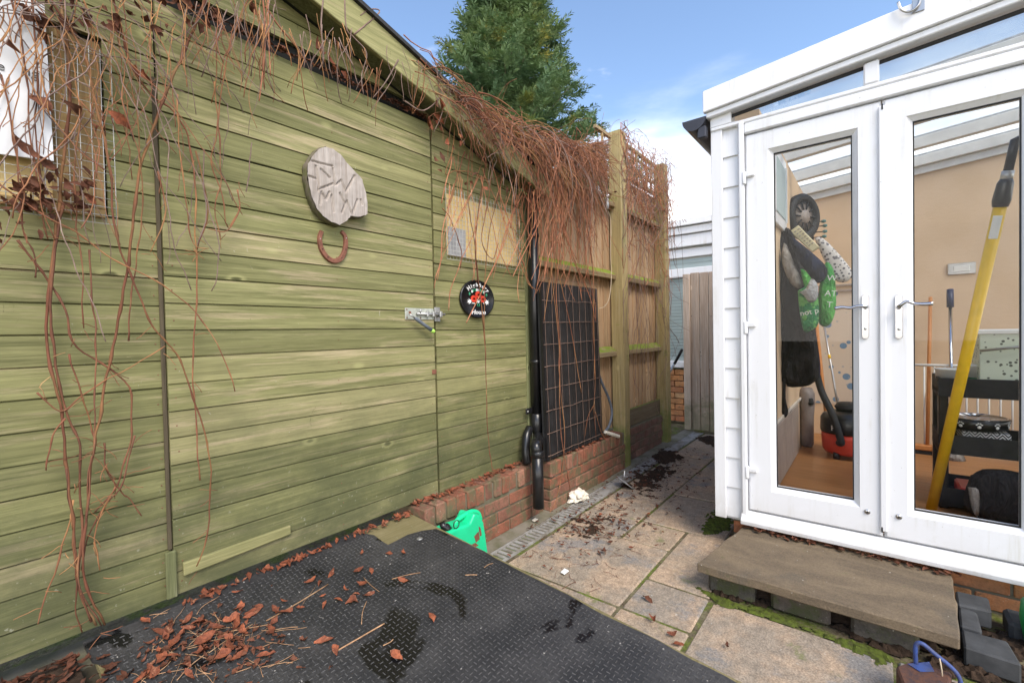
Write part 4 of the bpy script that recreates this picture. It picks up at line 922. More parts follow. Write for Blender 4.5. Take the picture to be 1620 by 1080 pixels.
    pillow('tote_bag', [(1535, 752), (1560, 742), (1600, 744), (1630, 760), (1640, 820), (1590, 832), (1540, 815), (1524, 790)], 3.22, .18, 'coat_black', None, .05, label='dark fabric bag on the floor under the trolley', cat='bag')
    pillow('bag_flap', [(1531, 770), (1548, 774), (1550, 800), (1546, 818), (1536, 800)], 3.10, .012, 'cloth_grey', None, .01, label='pale grey cloth corner draped over the dark bag', cat='cloth')
    B(3.34, 3.56, -.52, -.36, .267, .33).build('red_tray', 'red_plastic', None, .01, label='shallow red tray on the trolley bottom shelf', cat='tray')
    # white rail gate, broom, mop at the back wall
    t = thing('wire_gate', (4.72, -.45, F), 'white barred metal gate standing against the back wall', 'gate')
    for z in (.225, .885): MB().tube([(4.72, -.12, z), (4.72, -.80, z)], .010, 8).build('rail', 'tub_white', t)
    for k in range(12): MB().tube([(4.72, -.14-k*.058, .23), (4.72, -.14-k*.058, .88)], .006, 6).build('bar', 'tub_white', t)
    a, b = pX(1472, 470, 4.90), pX(1467, 690, 4.62); t = thing('broom', (b.x, b.y, F), 'broom with brown wooden handle behind the white gate', 'broom')
    MB().tube([a, Vector((b.x, b.y, F+.06))], .012, 10).build('handle', 'broom_wood', t); B(b.x-.03, b.x+.03, b.y-.13, b.y+.13, F+.03, F+.07).build('head', 'broom_wood', t, .006); B(b.x-.025, b.x+.025, b.y-.125, b.y+.125, F, F+.029).build('bristles', 'black_soft', t)
    a, b = pX(1503, 458, 4.85), pX(1506, 700, 4.55); t = thing('mop', (b.x, b.y, F), 'mop with steel shaft and dark blue grip', 'mop')
    k = a.lerp(b, .12); MB().tube([a, k], .021, 10).build('grip', 'navy_plastic', t); e = Vector((b.x, b.y, F+.08)); MB().tube([k, e], .011, 10).build('shaft', 'chrome', t); MB().lathe([(.02, .1), (.06, .04), (.075, 0)], (b.x, b.y, F), 'Z', 14).build('head', 'cloth_grey', t)
    # vacuum cleaner (plain, no face)
    c = Vector((4.22, .14, F)); t = thing('vacuum_cleaner', c, 'round red and black vacuum cleaner with black hose on the floor', 'vacuum cleaner')
    MB().lathe([(.15, .035), (.165, .06), (.172, .15), (.170, .185)], c, 'Z', 36).build('drum', 'vac_red', t)
    MB().lathe([(.174, .186), (.178, .20), (.176, .29), (.160, .32), (.10, .345), (.05, .35), (0, .35)], c, 'Z', 36).build('lid', 'black_plastic', t)
    MB().lathe([(.10, .352), (.11, .37), (.09, .40), (0, .405)], c+Vector((.02, -.02, 0)), 'Z', 20).build('cable_winder', 'black_soft', t)
    for a in (30, 150, 210, 330): q = R(a); MB().lathe([(0, -.02), (.03, -.018), (.03, .018), (0, .02)], c+Vector((.14*math.cos(q), .14*math.sin(q), .03)), 'Y', 14).build('wheel', 'black_plastic', t)
    MB().tube(spline([c+Vector((-.17, .05, .13)), c+Vector((-.21, .04, .16)), c+Vector((-.19, .09, .34)), c+Vector((-.12, .16, .5)), c+Vector((-.10, .21, .72)), c+Vector((-.12, .24, .9))], 8), .024, 12).build('hose', 'black_soft', t)
    v = Vector((-math.cos(R(8)), math.sin(R(8)), 0)); put_text('lettering', 'He', .05, c+v*.181+Vector((0, .045, .22)), (.0, -1, 0), (0, 0, 1), 'tub_white', t, 0, .0012)
    # tall taupe upright cleaner
    b0 = pZ(1277, 705, F); t = thing('upright_cleaner', b0, 'tall taupe plastic upright cleaner beside the vacuum cleaner', 'cleaner'); h = pX(1280, 612, b0.x).z - F
    MB().lathe([(.045, 0), (.058, .02), (.06, h*.5), (.072, h*.75), (.07, h*.9), (.045, h*.99), (0, h)], b0, 'Z', 20, squash=.8).build('body', 'bin_taupe', t); MB().lathe([(.02, 0), (.024, .01), (.018, .05), (0, .055)], b0+Vector((-.05, -.03, h*.72)), 'Z', 12).build('handle', 'black_soft', t)
    # coats and bags hung along the side wall
    pillow('coat', [(1238, 358), (1226, 372), (1216, 420), (1214, 500), (1215, 560), (1216, 600), (1232, 606), (1250, 606), (1275, 611), (1292, 600), (1296, 585), (1292, 540), (1286, 480), (1272, 420), (1254, 368)], 3.55, .20, 'coat_black', None, .10, label='long black coat hanging on the inner side wall', cat='coat')
    pillow('jacket', [(1247, 374), (1258, 378), (1292, 406), (1308, 424), (1306, 440), (1292, 448), (1276, 430), (1258, 402)], 3.40, .09, 'coat_navy', None, .05, label='navy blue jacket folded over hanging bags', cat='jacket')
    pillow('hood', [(1240, 384), (1246, 390), (1258, 420), (1270, 446), (1266, 456), (1252, 450), (1240, 425), (1236, 402)], 3.40, .07, 'cloth_grey', None, .05, label='grey fleece hood hanging over the black coat', cat='hood')
    b = pillow('carrier_bag', [(1262, 460), (1280, 452), (1294, 470), (1295, 510), (1285, 522), (1272, 524), (1265, 495)], 3.33, .07, 'bag_dark_green', None, .05, label='dark green and white carrier bag with lettering below the hood', cat='carrier bag')
    p = pX(1281, 497, 3.285); put_text('lettering', 'not p', .045, p, (0, -1, .18), (0, .18, 1), 'tub_white', b)
    pillow('white_bag_top', [(1264, 462), (1275, 456), (1284, 440), (1294, 452), (1292, 474), (1280, 478), (1272, 468)], 3.28, .04, 'bag_white', None, .03, label='crumpled white carrier bag top above the dark green bag', cat='carrier bag')
    b = pillow('carrier_bag', [(1300, 428), (1308, 414), (1318, 425), (1322, 450), (1322, 490), (1312, 514), (1296, 512), (1294, 475)], 3.50, .08, 'bag_green', None, .05, label='bright green carrier bag with white letters near the door handle', cat='carrier bag')
    for s, px, py in (('W', 1316, 444), ('AT', 1314, 468), ('T', 1312, 486)): put_text('lettering', s, .05, pX(px, py, 3.445), (0, -1, -.1), (0, -.1, 1), 'tub_white', b)
    pillow('green_lining', [(1266, 424), (1276, 430), (1287, 448), (1283, 462), (1272, 452)], 3.36, .05, 'bag_green', None, .04, label='light green bag edge between hood and jacket', cat='carrier bag')
    pillow('ironing_board', [(1288, 376), (1302, 377), (1330, 405), (1349, 432), (1338, 446), (1320, 442), (1304, 412)], 3.75, .03, 'speckle', None, .004, label='black and white speckled ironing board cover leaning on the wall', cat='ironing board')
    t = thing('plastic_basket', pX(1272, 375, 3.6), 'cream slotted plastic basket above the hanging coats', 'basket')
    q = [pX(x, y, 3.6) for x, y in ((1249, 366), (1263, 356), (1296, 390), (1284, 398))]; MB().prism(q, (.06, 0, 0)).build('basket', 'cream_plastic', t, .004)
    for k in range(7):
        for r in (.25, .62):
            u = .12+.11*k; a_ = q[0].lerp(q[3], u).lerp(q[1].lerp(q[2], u), r); b_ = q[0].lerp(q[3], u).lerp(q[1].lerp(q[2], u), r+.25); MB().tube([a_-Vector((.0005, 0, 0)), b_-Vector((.0005, 0, 0))], .0035, 5).build('slot', 'tile_grey', t)
    # wheel on the side wall
    c = pX(1271, 343, 4.05); t = thing('wall_wheel', c, 'round dark wheel standing against the side wall above the coats', 'wheel')
    ax = Matrix.Translation(c) @ Matrix.Rotation(R(62), 4, 'Z'); r = .17
    for nm, prof, mat in (('rim', [(r*.66, .012), (r*.68, -.02), (r*.9, -.026), (r, -.01), (r, .02), (r*.7, .022)], 'tyre'), ('disc', [(r*.66, .0), (r*.3, -.004), (r*.28, -.02), (0, -.022)], 'tile_grey')):
        o = MB().lathe(prof, (0, 0, 0), 'X', 32).build(nm, mat, t); o.matrix_parent_inverse = Matrix.Translation(-c) @ ax
    for k in range(10):
        q = 2*math.pi*k/10; o = MB().tube([(-.012, .05*math.cos(q), .05*math.sin(q)), (-.012, r*.67*math.cos(q), r*.67*math.sin(q))], .006, 6).build('spoke', 'tyre', t); o.matrix_parent_inverse = Matrix.Translation(-c) @ ax
    t = thing('peg_rack', pX(1290, 360, 4.3), 'wire pegs with small teal ends beside the wheel', 'rack')
    for y, e in ((350, 1303), (357, 1305), (366, 1305), (374, 1304)): 
        p, q = pX(1286, y+2, 4.3), pX(e, y, 4.25); MB().tube([p, q], .004, 6).build('peg', 'black_soft', t); MB().lathe([(0, -.014), (.016, -.008), (.016, .008), (0, .014)], q, 'Z', 10).build('peg_end', 'teal', t)
    B(4.29, 4.31, pX(1285, 360, 4.3).y-.01, pX(1285, 360, 4.3).y+.01, pX(1285, 380, 4.3).z, pX(1285, 345, 4.3).z).build('upright', 'black_soft', t, .002)
    for nm, mat, A, Bq, lab in (('broom_pole', 'broom_wood', (1292, 510), (1305, 640), 'copper coloured pole leaning behind the green bags'), ('walking_stick', 'steel', (1301, 500), (1327, 650), 'grey metal stick with yellow band leaning behind the green bags')):
        a, b = pX(*A, 4.62), pX(*Bq, 4.5); dd = b-a; e = a+dd*((F-a.z)/dd.z); t = thing(nm, e, lab, 'pole'); MB().tube([a, e], .012 if nm == 'broom_pole' else .008, 8).build('shaft', mat, t)
        if nm != 'broom_pole': MB().tube([a.lerp(e, .30), a.lerp(e, .33)], .010, 8).build('band', 'yellow_paint', t)
    pillow('coat', [(1252, 420), (1268, 440), (1284, 490), (1293, 540), (1298, 590), (1285, 606), (1262, 612), (1240, 600), (1238, 500)], 3.62, .16, 'coat_navy', None, .09, label='dark navy coat hanging lower behind the green bags', cat='coat')
    pillow('strap', [(1238, 600), (1243, 600), (1243, 630), (1247, 650), (1243, 660), (1237, 652)], 3.45, .012, 'coat_black', None, .004, label='thin dark strap hanging below the black coat', cat='strap')
inside()
# ------------------------------------------------------------------ climbing vines
def wander(p, d, n, step, jit, grav=0.0, pull=None):
    pts = [Vector(p)]; d = Vector(d).normalized()
    for i in range(n):
        d = (d + Vector((U(-1, 1), U(-.5, .5), U(-1, 1)))*jit + Vector((0, 0, -grav))).normalized(); q = pts[-1]+d*step
        if pull: q = pull(q)
        pts.append(q)
    return pts
def leaf_geo(mb, c, size, nrm, rot, curl=.3, n=4):
    """a curled, ragged dead leaf folded about its midrib"""
    nrm = Vector(nrm).normalized(); a = nrm.orthogonal().normalized(); a = Matrix.Rotation(rot, 3, nrm) @ a; b = nrm.cross(a); vs = []; c = Vector(c)
    W = [.05, .55, .95, 1.0, .72, .42, .04]; k1, k2, k3 = U(-.7, 1.3)*curl, U(.1, 1.7)*curl, U(-1, 1)*curl; asp = U(.15, .31); bend = U(-.35, .35); tw = U(-.5, .5)
    for i in range(7):
        u = i/6-.5; o = c + a*u*size + b*(bend*size*(u*u-.1)) + nrm*(k1*size*u*u*1.6); e = nrm*(tw*u*size*.5)
        wl, wr = W[i]*size*asp*U(.65, 1.2), W[i]*size*asp*U(.65, 1.2)
        vs += [o-b*wl+nrm*(k2*wl*U(.5, 1.5))+e, o, o+b*wr+nrm*((k2+k3)*wr*U(.5, 1.5))-e]
    fs = []
    for i in range(6):
        for j in range(2): q = i*3+j; fs.append((q, q+1, q+4, q+3))
    mb.add(vs, fs, True)
def vines():
    Yw = YS-.045
    # ---- left-hand climber, main stems traced
    t = thing('climbing_vine', (.30, 1.80, .34), 'bare climbing vine trailing down the left end of the green shed', 'vine')
    main = [[(92,-20),(104,60),(107,110),(109,160),(104,230),(94,320),(80,440),(73,540),(90,620),(100,660),(104,730),(114,800),(118,880),(125,940),(150,990)],
            [(100,320),(84,420),(80,500),(86,560),(98,630),(118,680),(126,715),(128,780),(130,860),(122,920),(142,985)],
            [(330,-10),(300,60),(270,130),(250,180),(230,240),(213,320),(205,400),(195,460),(185,520),(172,580),(160,650),(150,690),(146,720),(140,790),(132,870),(135,930),(165,988)],
            [(75,-10),(130,80),(150,150),(165,220),(176,290),(184,370),(200,420),(225,480),(245,520),(262,540),(285,570),(300,615),(320,672),(332,730),(332,790),(328,850),(310,895)],
            [(0,290),(50,328),(110,360),(155,393),(200,422),(255,450),(310,495),(352,560),(372,620)],
            [(30,380),(60,420),(80,450),(105,490),(112,540),(160,575),(205,612),(208,660),(206,700),(196,735),(182,770),(150,810)],
            [(178,-10),(195,60),(210,110),(240,150),(270,170),(290,200),(300,230),(310,300),(308,360),(312,420),(310,480),(307,540),(304,600),(308,640),(312,690),(316,760)],
            [(395,-10),(375,40),(360,90),(350,150),(342,210),(336,260),(352,310),(360,360),(380,328)],
            [(140,395),(145,460),(150,520),(152,570),(150,640),(148,700),(140,760),(138,800)],
            [(205,540),(206,480),(214,420),(222,360),(226,300),(222,250),(215,180),(208,120),(200,60),(196,-10)],
            [(163,700),(168,740),(190,780),(205,790),(225,815)],
            [(0,120),(20,200),(30,300),(40,370),(55,400),(58,440)],[(15,-10),(40,90),(45,200),(60,300),(75,380)],[(48,-10),(60,110),(55,210),(70,330)],
            [(145,720),(140,800),(128,860),(124,930),(160,990)],[(104,740),(116,830),(122,900),(118,960),(128,1000)],[(212,690),(195,760),(165,800),(140,850),(128,900)],[(110,560),(128,620),(140,660),(150,700)],[(60,620),(95,650),(130,625),(190,590),(262,548)],[(105,660),(85,690),(78,720),(74,745)],[(118,790),(100,860),(70,950),(62,985)],[(180,770),(165,800),(150,850),(160,900)],
            [(340,130),(345,200),(350,280),(340,330),(350,380)],[(375,300),(378,330),(360,365),(330,362)],[(280,150),(285,250),(295,330),(305,385),(330,395)],
            [(310,240),(330,330),(310,400)],[(250,270),(262,330),(240,400)],[(130,160),(120,260),(122,360),(132,440),(130,520)]]
    for k, L in enumerate(main):
        yv = Yw - .004*(k % 5) - (.02 if k in (4, 3) else 0); pts = spline([pY(x, y, yv+.014*noise.noise(Vector((k*3.1, i*.8, 0)))) for i, (x, y) in enumerate(L)], 4)
        r = (.0040, .0032, .0040, .0030, .0023, .0030, .0028, .0025)[k] if k < 8 else .0021
        pts = [p + Vector((noise.noise(p*14), 0, noise.noise(p*14+Vector((7, 0, 0)))))*.006 for p in pts]
        rads = [r*(1.0-.3*i/len(pts))*(1.45 if i % 5 == 0 else 1) for i in range(len(pts))]
        MB().tube(pts, r, 6, rads=rads).build('stem', 'vine_dark' if k in (1, 5, 8, 10, 11, 12, 13, 14, 15, 16) else 'vine_stem', t)
    tw = MB(); gr = MB()
    for k in range(95):
        x = U(-20, 420); y = U(-40, 60) if k % 3 else U(-20, 260)
        p = pY(x, y, Yw-U(0, .05)); pull = lambda q: Vector((q.x, min(q.y, YS-.03), q.z))
        (tw if k % 3 else gr).tube(wander(p, (U(-.5, .5), U(-.3, .1), -1), random.randint(8, 26 if x < 260 else 12), U(.018, .034), .24, .05, pull), U(.0009, .0018), 4)
    for k in range(150):
        L = main[random.randrange(len(main))]; q = random.choice(L); p = pY(q[0]+U(-4, 4), q[1]+U(-15, 15), Yw-.006)
        tw.tube(wander(p, (U(-1, 1), U(-.4, .1), U(-1, .5)), random.randint(2, 5), .014, .35, .02, lambda q: Vector((q.x, min(q.y, YS-.028), q.z))), .0011, 3)
    for k in range(60):      # matted stems at the top left corner
        p = pY(U(-20, 330), U(-50, 70), Yw-U(0, .07)); gr.tube(wander(p, (U(-1, 1), U(-.3, .3), U(-.6, .4)), random.randint(7, 14), .03, .35, .02), U(.001, .0021), 4)
    tw.build('twigs', 'vine_stem', t, kind='stuff'); gr.build('grey_twigs', 'vine_grey', t, kind='stuff')
    for x, y, s in ((66,160,.085),(116,172,.075),(190,190,.085),(185,45,.06),(140,38,.05),(40,235,.10),(150,200,.03),(82,265,.06),(50,300,.06),(65,310,.05),(20,75,.06),(62,55,.06),(230,120,.06),(30,300,.05),(75,330,.04),(145,318,.05),(215,115,.05),(395,15,.06),(300,10,.06)):
        mb = MB(); c = pY(x, y, Yw-.03); leaf_geo(mb, c, s*.8, (U(-.8, .8), -1, U(-.3, .3)), U(1.2, 1.9), 1.2); mb.build('dead_leaf', 'dead_leaf_dark' if x < 140 or y < 60 else 'dead_leaf', t)
    lf = MB()
    for k in range(110):
        x, y = (U(40, 340), U(-20, 50)) if k % 2 else (U(-10, 160), random.gauss(318, 22))
        leaf_geo(lf, pY(x, y, Yw-U(-.005, .05)), U(.018, .045), (U(-.8, .8), -1, U(-.6, .6)), U(.5, 2.6), 1.0)
    lf.build('leaf_tangle', 'dead_leaf_dark', t, kind='stuff')
    # ---- great combed mass over the shed roof edge and the fence
    t = thing('climbing_vine', (2.9, 1.75, 0), 'thick mass of reddish bare vine stems draped over shed roof edge and fence', 'vine')
    def top(x):
        xs = [(1.40, 2.53), (1.62, 2.49), (2.0, 2.44), (2.43, 2.46), (2.75, 2.52), (3.1, 2.60), (3.4, 2.72), (3.70, 2.90)]
        for (a, b), (c, d) in zip(xs, xs[1:]):
            if x <= c: return b+(d-b)*(x-a)/(c-a)
        return xs[-1][1]
    A, Bm, Cg = MB(), MB(), MB()
    def front(q): return Vector((q.x, min(q.y, 1.735 if q.x > 2.55 or q.z > 2.15 else 1.80), q.z))
    lim = lambda q: Vector((min(q.x, pY(963, 350, q.y).x), q.y, q.z))
    for k in range(720):
        x = 1.42 + 2.16*random.random()**.56; z = min(top(x)-.01+U(-.14, .02), 2.74); y = U(1.62, 1.80)
        ln = (abs(random.gauss(0, .42))+.20)*(.42 if x < 2.15 else 1)
        n = max(5, int(ln/.05)); d = Vector((U(.1, 1.4), U(-1.0, .0), U(-.2, .5))).normalized(); pts = [Vector((x, y, z))]; g = U(.14, .40)
        if k % 6 == 0: d.x = -d.x*.8
        dr = Vector((U(-.16, .16), U(-.08, .10), 0))
        for i in range(n):
            if i % 5 == 4: dr = Vector((U(-.26, .26), U(-.14, .16), U(-.05, .12)))
            d = (d+dr+Vector((0, .10 if pts[-1].y < 1.46 else 0, -g))).normalized(); q = front(pts[-1]+d*.05)
            if q.x > pY(963, 350, q.y).x: break
            pts.append(q)
        if len(pts) < 3: continue
        pts = spline(pts, 2); r = random.choice((.0013, .0016, .002, .0026, .0038))*U(.85, 1.15); mb = (A, Bm, Bm, A, Bm, Cg)[k % 6]
        mb.tube(pts, r, 5, rads=[r*(1-.5*i/len(pts))*(1.3 if i % 9 == 0 else 1) for i in range(len(pts))])
        for j in range(random.choice((0, 1, 1, 2))):      # forks
            p = random.choice(pts); mb.tube(spline(wander(p, (U(-1, 1), U(-.6, .1), U(-1, .2)), random.randint(3, 7), .035, .22, .12, front), 2), r*.5, 4)
    for k in range(200):     # stems lying along the top, combed to the right
        x = U(1.35, 3.3); pts = [Vector((x, U(1.64, 1.85), min(top(x)+U(-.04, .03), 2.86)))]
        for i in range(random.randint(8, 22)):
            q = pts[-1]+Vector((.045, U(-.02, .016), 0)); q.z = min(top(min(q.x, 3.7))+(pts[0].z-top(x))-i*i*.0009+U(-.012, .012), 2.89); q.y = min(q.y, 1.86); pts.append(q)
            if q.x > pY(963, 300, q.y).x: break
        (A, Bm, A, Cg)[k % 4].tube(pts, U(.002, .004), 4, r1=.0015)
    for k in range(60):      # loose whiskers standing up from the mass
        x = U(1.5, 3.7); A.tube(wander((x, U(1.66, 1.8), top(x)-.02), (U(-.3, 1), U(-.4, .2), U(.2, 1)), random.randint(4, 8), .03, .3, .12), .0012, 3)
    A.build('stems', 'vine_red', t, kind='stuff'); Bm.build('stems', 'vine_stem', t, kind='stuff'); Cg.build('stems', 'vine_grey', t, kind='stuff')
    # long strands that hang to the wall and the ground, traced
    hang = [[(770,205),(768,260),(757,330),(752,400),(760,470),(765,520),(768,560),(770,640),(773,700),(780,745),(792,800),(800,850)],
            [(800,230),(790,300),(775,360),(768,430),(766,500),(768,545)],[(748,190),(742,260),(740,310),(750,380),(757,440),(766,520)],
            [(905,300),(890,400),(880,450),(884,520),(886,560),(885,620),(888,690),(898,750),(905,790)],[(860,330),(880,420),(895,480),(905,530),(913,580),(920,620)],
            [(925,330),(935,400),(940,460),(938,520),(942,590),(940,650),(943,690)],[(915,330),(925,380),(930,430),(938,470),(940,540),(941,600)],
            [(875,320),(872,420),(878,480),(884,540),(885,600),(893,680),(890,740),(880,790),(865,820)],[(735,240),(720,290),(708,330),(720,300)],
            [(720,190),(715,240),(705,275),(720,270),(745,272),(775,285),(800,270)],[(845,300),(840,380),(832,440),(850,460)],
            [(780,260),(772,320),(762,380),(780,410),(788,385)],[(700,330),(712,345),(722,370),(730,400),(728,425)],[(940,640),(930,660),(925,690)],[(942,650),(950,680),(960,700)]]
    for k, L in enumerate(hang):
        yy = lambda x: 1.79 if x < 840 else 1.70
        pts = spline([pY(x, y, yy(x)-.006*(k % 4)+.01*noise.noise(Vector((k, i*.9, 2)))) for i, (x, y) in enumerate(L)], 5)
        pts = [p + Vector((noise.noise(p*15), 0, noise.noise(p*15+Vector((7, 0, 0)))))*.006 for p in pts]
        MB().tube(pts, .0026, 6, rads=[(.0030-.0008*i/len(pts))*(1.4 if i % 6 == 0 else 1) for i in range(len(pts))]).build('stem', 'vine_stem', t)
    fr = MB()
    for k in range(105):
        x = U(700, 958) if k % 3 == 0 else U(825, 958); y0 = 235+(x-690)*.12; yv = 1.785 if x < 840 else U(1.64, 1.72)
        pts = []; xx = x; yy_ = y0+U(0, 60); 
        sl = U(-.25, .25)
        for i in range(random.randint(4, 11)): pts.append(pY(xx, yy_, yv+U(-.006, .006))); sl = max(-.5, min(.5, sl+U(-.22, .22))); dy = U(14, 26); xx += sl*dy; yy_ += dy
        fr.tube(spline(pts, 3), random.choice((.0012, .0016, .0022, .0030)), 4)
    fr.build('hanging_stems', 'vine_red', t, kind='stuff')
    for k in range(46):
        x = U(1.5, 3.6); mb = MB(); leaf_geo(mb, (x, U(1.60, 1.74), top(x)-U(.05, .5)), U(.03, .06), (U(-.6, .6), -1, U(-.5, .5)), U(0, 6.3), .9); mb.build('dead_leaf', 'dead_leaf' if k % 2 else 'dead_leaf_dark', t)
    for px, py in ((694, 188), (698, 205), (676, 196), (535, 75), (520, 90), (528, 110), (506, 82), (545, 120), (690, 195), (845, 290), (850, 310), (840, 330)):
        mb = MB(); leaf_geo(mb, pY(px, py, 1.775), U(.04, .08), (U(-.6, .6), -1, U(-.4, .4)), U(1, 2), .9); mb.build('dead_leaf', 'dead_leaf', t)
    # ---- over the shed gable between the two
    t = thing('climbing_vine', (1.2, 1.80, 2.2), 'grey and brown dry vine stems crossing the shed gable above the door', 'vine')
    g1, g2 = MB(), MB()
    for k in range(90):
        x = U(330, 720); f = (x-330)/390; y = -20+f*150+U(-25, 30)
        pts = [pY(x, y, 1.70+U(-.02, .01))]; d = Vector((U(-.5, .6), .12, -1)).normalized()
        for i in range(random.randint(4, 9)): d = (d+Vector((U(-.3, .3), U(-.1, .2), -.05))).normalized(); q = pts[-1]+d*.03; q.y = min(q.y, YS-.03 if q.z < z_low(q.x) else 1.708); pts.append(q)
        (g1 if k % 2 else g2).tube(pts, U(.0009, .0021), 4)
    g1.build('stems', 'vine_grey', t, kind='stuff'); g2.build('stems', 'vine_stem', t, kind='stuff')
    for L in ([(512,-10),(508,40),(512,90),(505,110)],[(545,-5),(548,45),(560,60),(580,85),(572,120),(575,150)],[(560,55),(600,20),(585,15),(570,25)],[(420,10),(440,40),(465,70),(485,100)],[(630,95),(610,130),(590,155)],[(640,160),(670,175),(700,150),(715,120)],[(415,-10),(420,50),(416,110),(410,160)],[(424,-10),(425,60),(428,120)]):
        MB().tube(spline([pY(x, y, 1.715) for x, y in L], 5), .0035, 6, r1=.002).build('stem', 'vine_grey' if L[0][0] > 500 else 'vine_red', t)
    lit = MB()
    for k in range(260):
        x = U(.52, 1.66); c = Vector((x, YS-.03+U(-.006, .012), 2.322+U(0, .018)+.0*x)); leaf_geo(lit, c, U(.02, .045), (U(-.5, .5), -.6, 1), U(0, 6.3), .6)
    lit.build('leaf_litter', 'dead_leaf_dark', t, kind='stuff')
    # ---- trellis climber
    t = thing('climbing_vine', (4.2, 1.70, 0), 'wiry reddish vine tangled over the trellis bay between two posts', 'vine')
    a1, a2 = MB(), MB()
    for k in range(460):
        x = U(3.72, 4.9); z = 1.5+1.45*random.random()**.38; pts = wander((x, U(1.66, 1.76), z), (U(-.5, .5), U(-.2, .2), U(-1, .6)), random.randint(8, 22), .03, .34, .015, lambda q: Vector((max(q.x, 3.70), min(max(q.y, 1.62), 1.685 if q.x < 3.83 or q.x > 4.76 else 1.757), min(q.z, 2.98))))
        (a1 if k % 3 else a2).tube(pts, U(.0012, .0026), 4)
    for k in range(26):
        x = U(3.75, 4.85); a2.tube(wander((x, 1.68, 1.7), (U(-.2, .2), 0, -1), random.randint(16, 44), .03, .2, .03, lambda q: Vector((max(q.x, 3.70), min(max(q.y, 1.65), 1.685 if q.x < 3.83 or q.x > 4.76 else 1.752), max(q.z, .03)))), U(.0013, .0024), 4)
    for L in ([(1052,290),(1062,330),(1066,380),(1072,430),(1078,480),(1079,520),(1066,560),(1042,600),(1038,640),(1050,665)],[(1050,450),(1070,470),(1090,480),(1104,490),(1108,510),(1100,525),(1080,518),(1050,500)],[(1058,270),(1068,300),(1076,350),(1080,410),(1081,450)],[(1050,455),(1060,440),(1085,440),(1100,460),(1107,490),(1106,525)]):
        MB().tube(spline([pY(x, y, 1.66) for x, y in L], 6), .0022, 5, r1=.0014).build('stem', 'vine_grey', t)
    for k in range(12):
        a1.tube(wander(pY(U(1052, 1066), U(260, 330), 1.68), (U(.2, .6), -.1, U(-1, .2)), random.randint(8, 18), .03, .22, .05), .0010, 3)
    a1.build('stems', 'vine_red', t, kind='stuff'); a2.build('stems', 'vine_grey', t, kind='stuff')
vines()
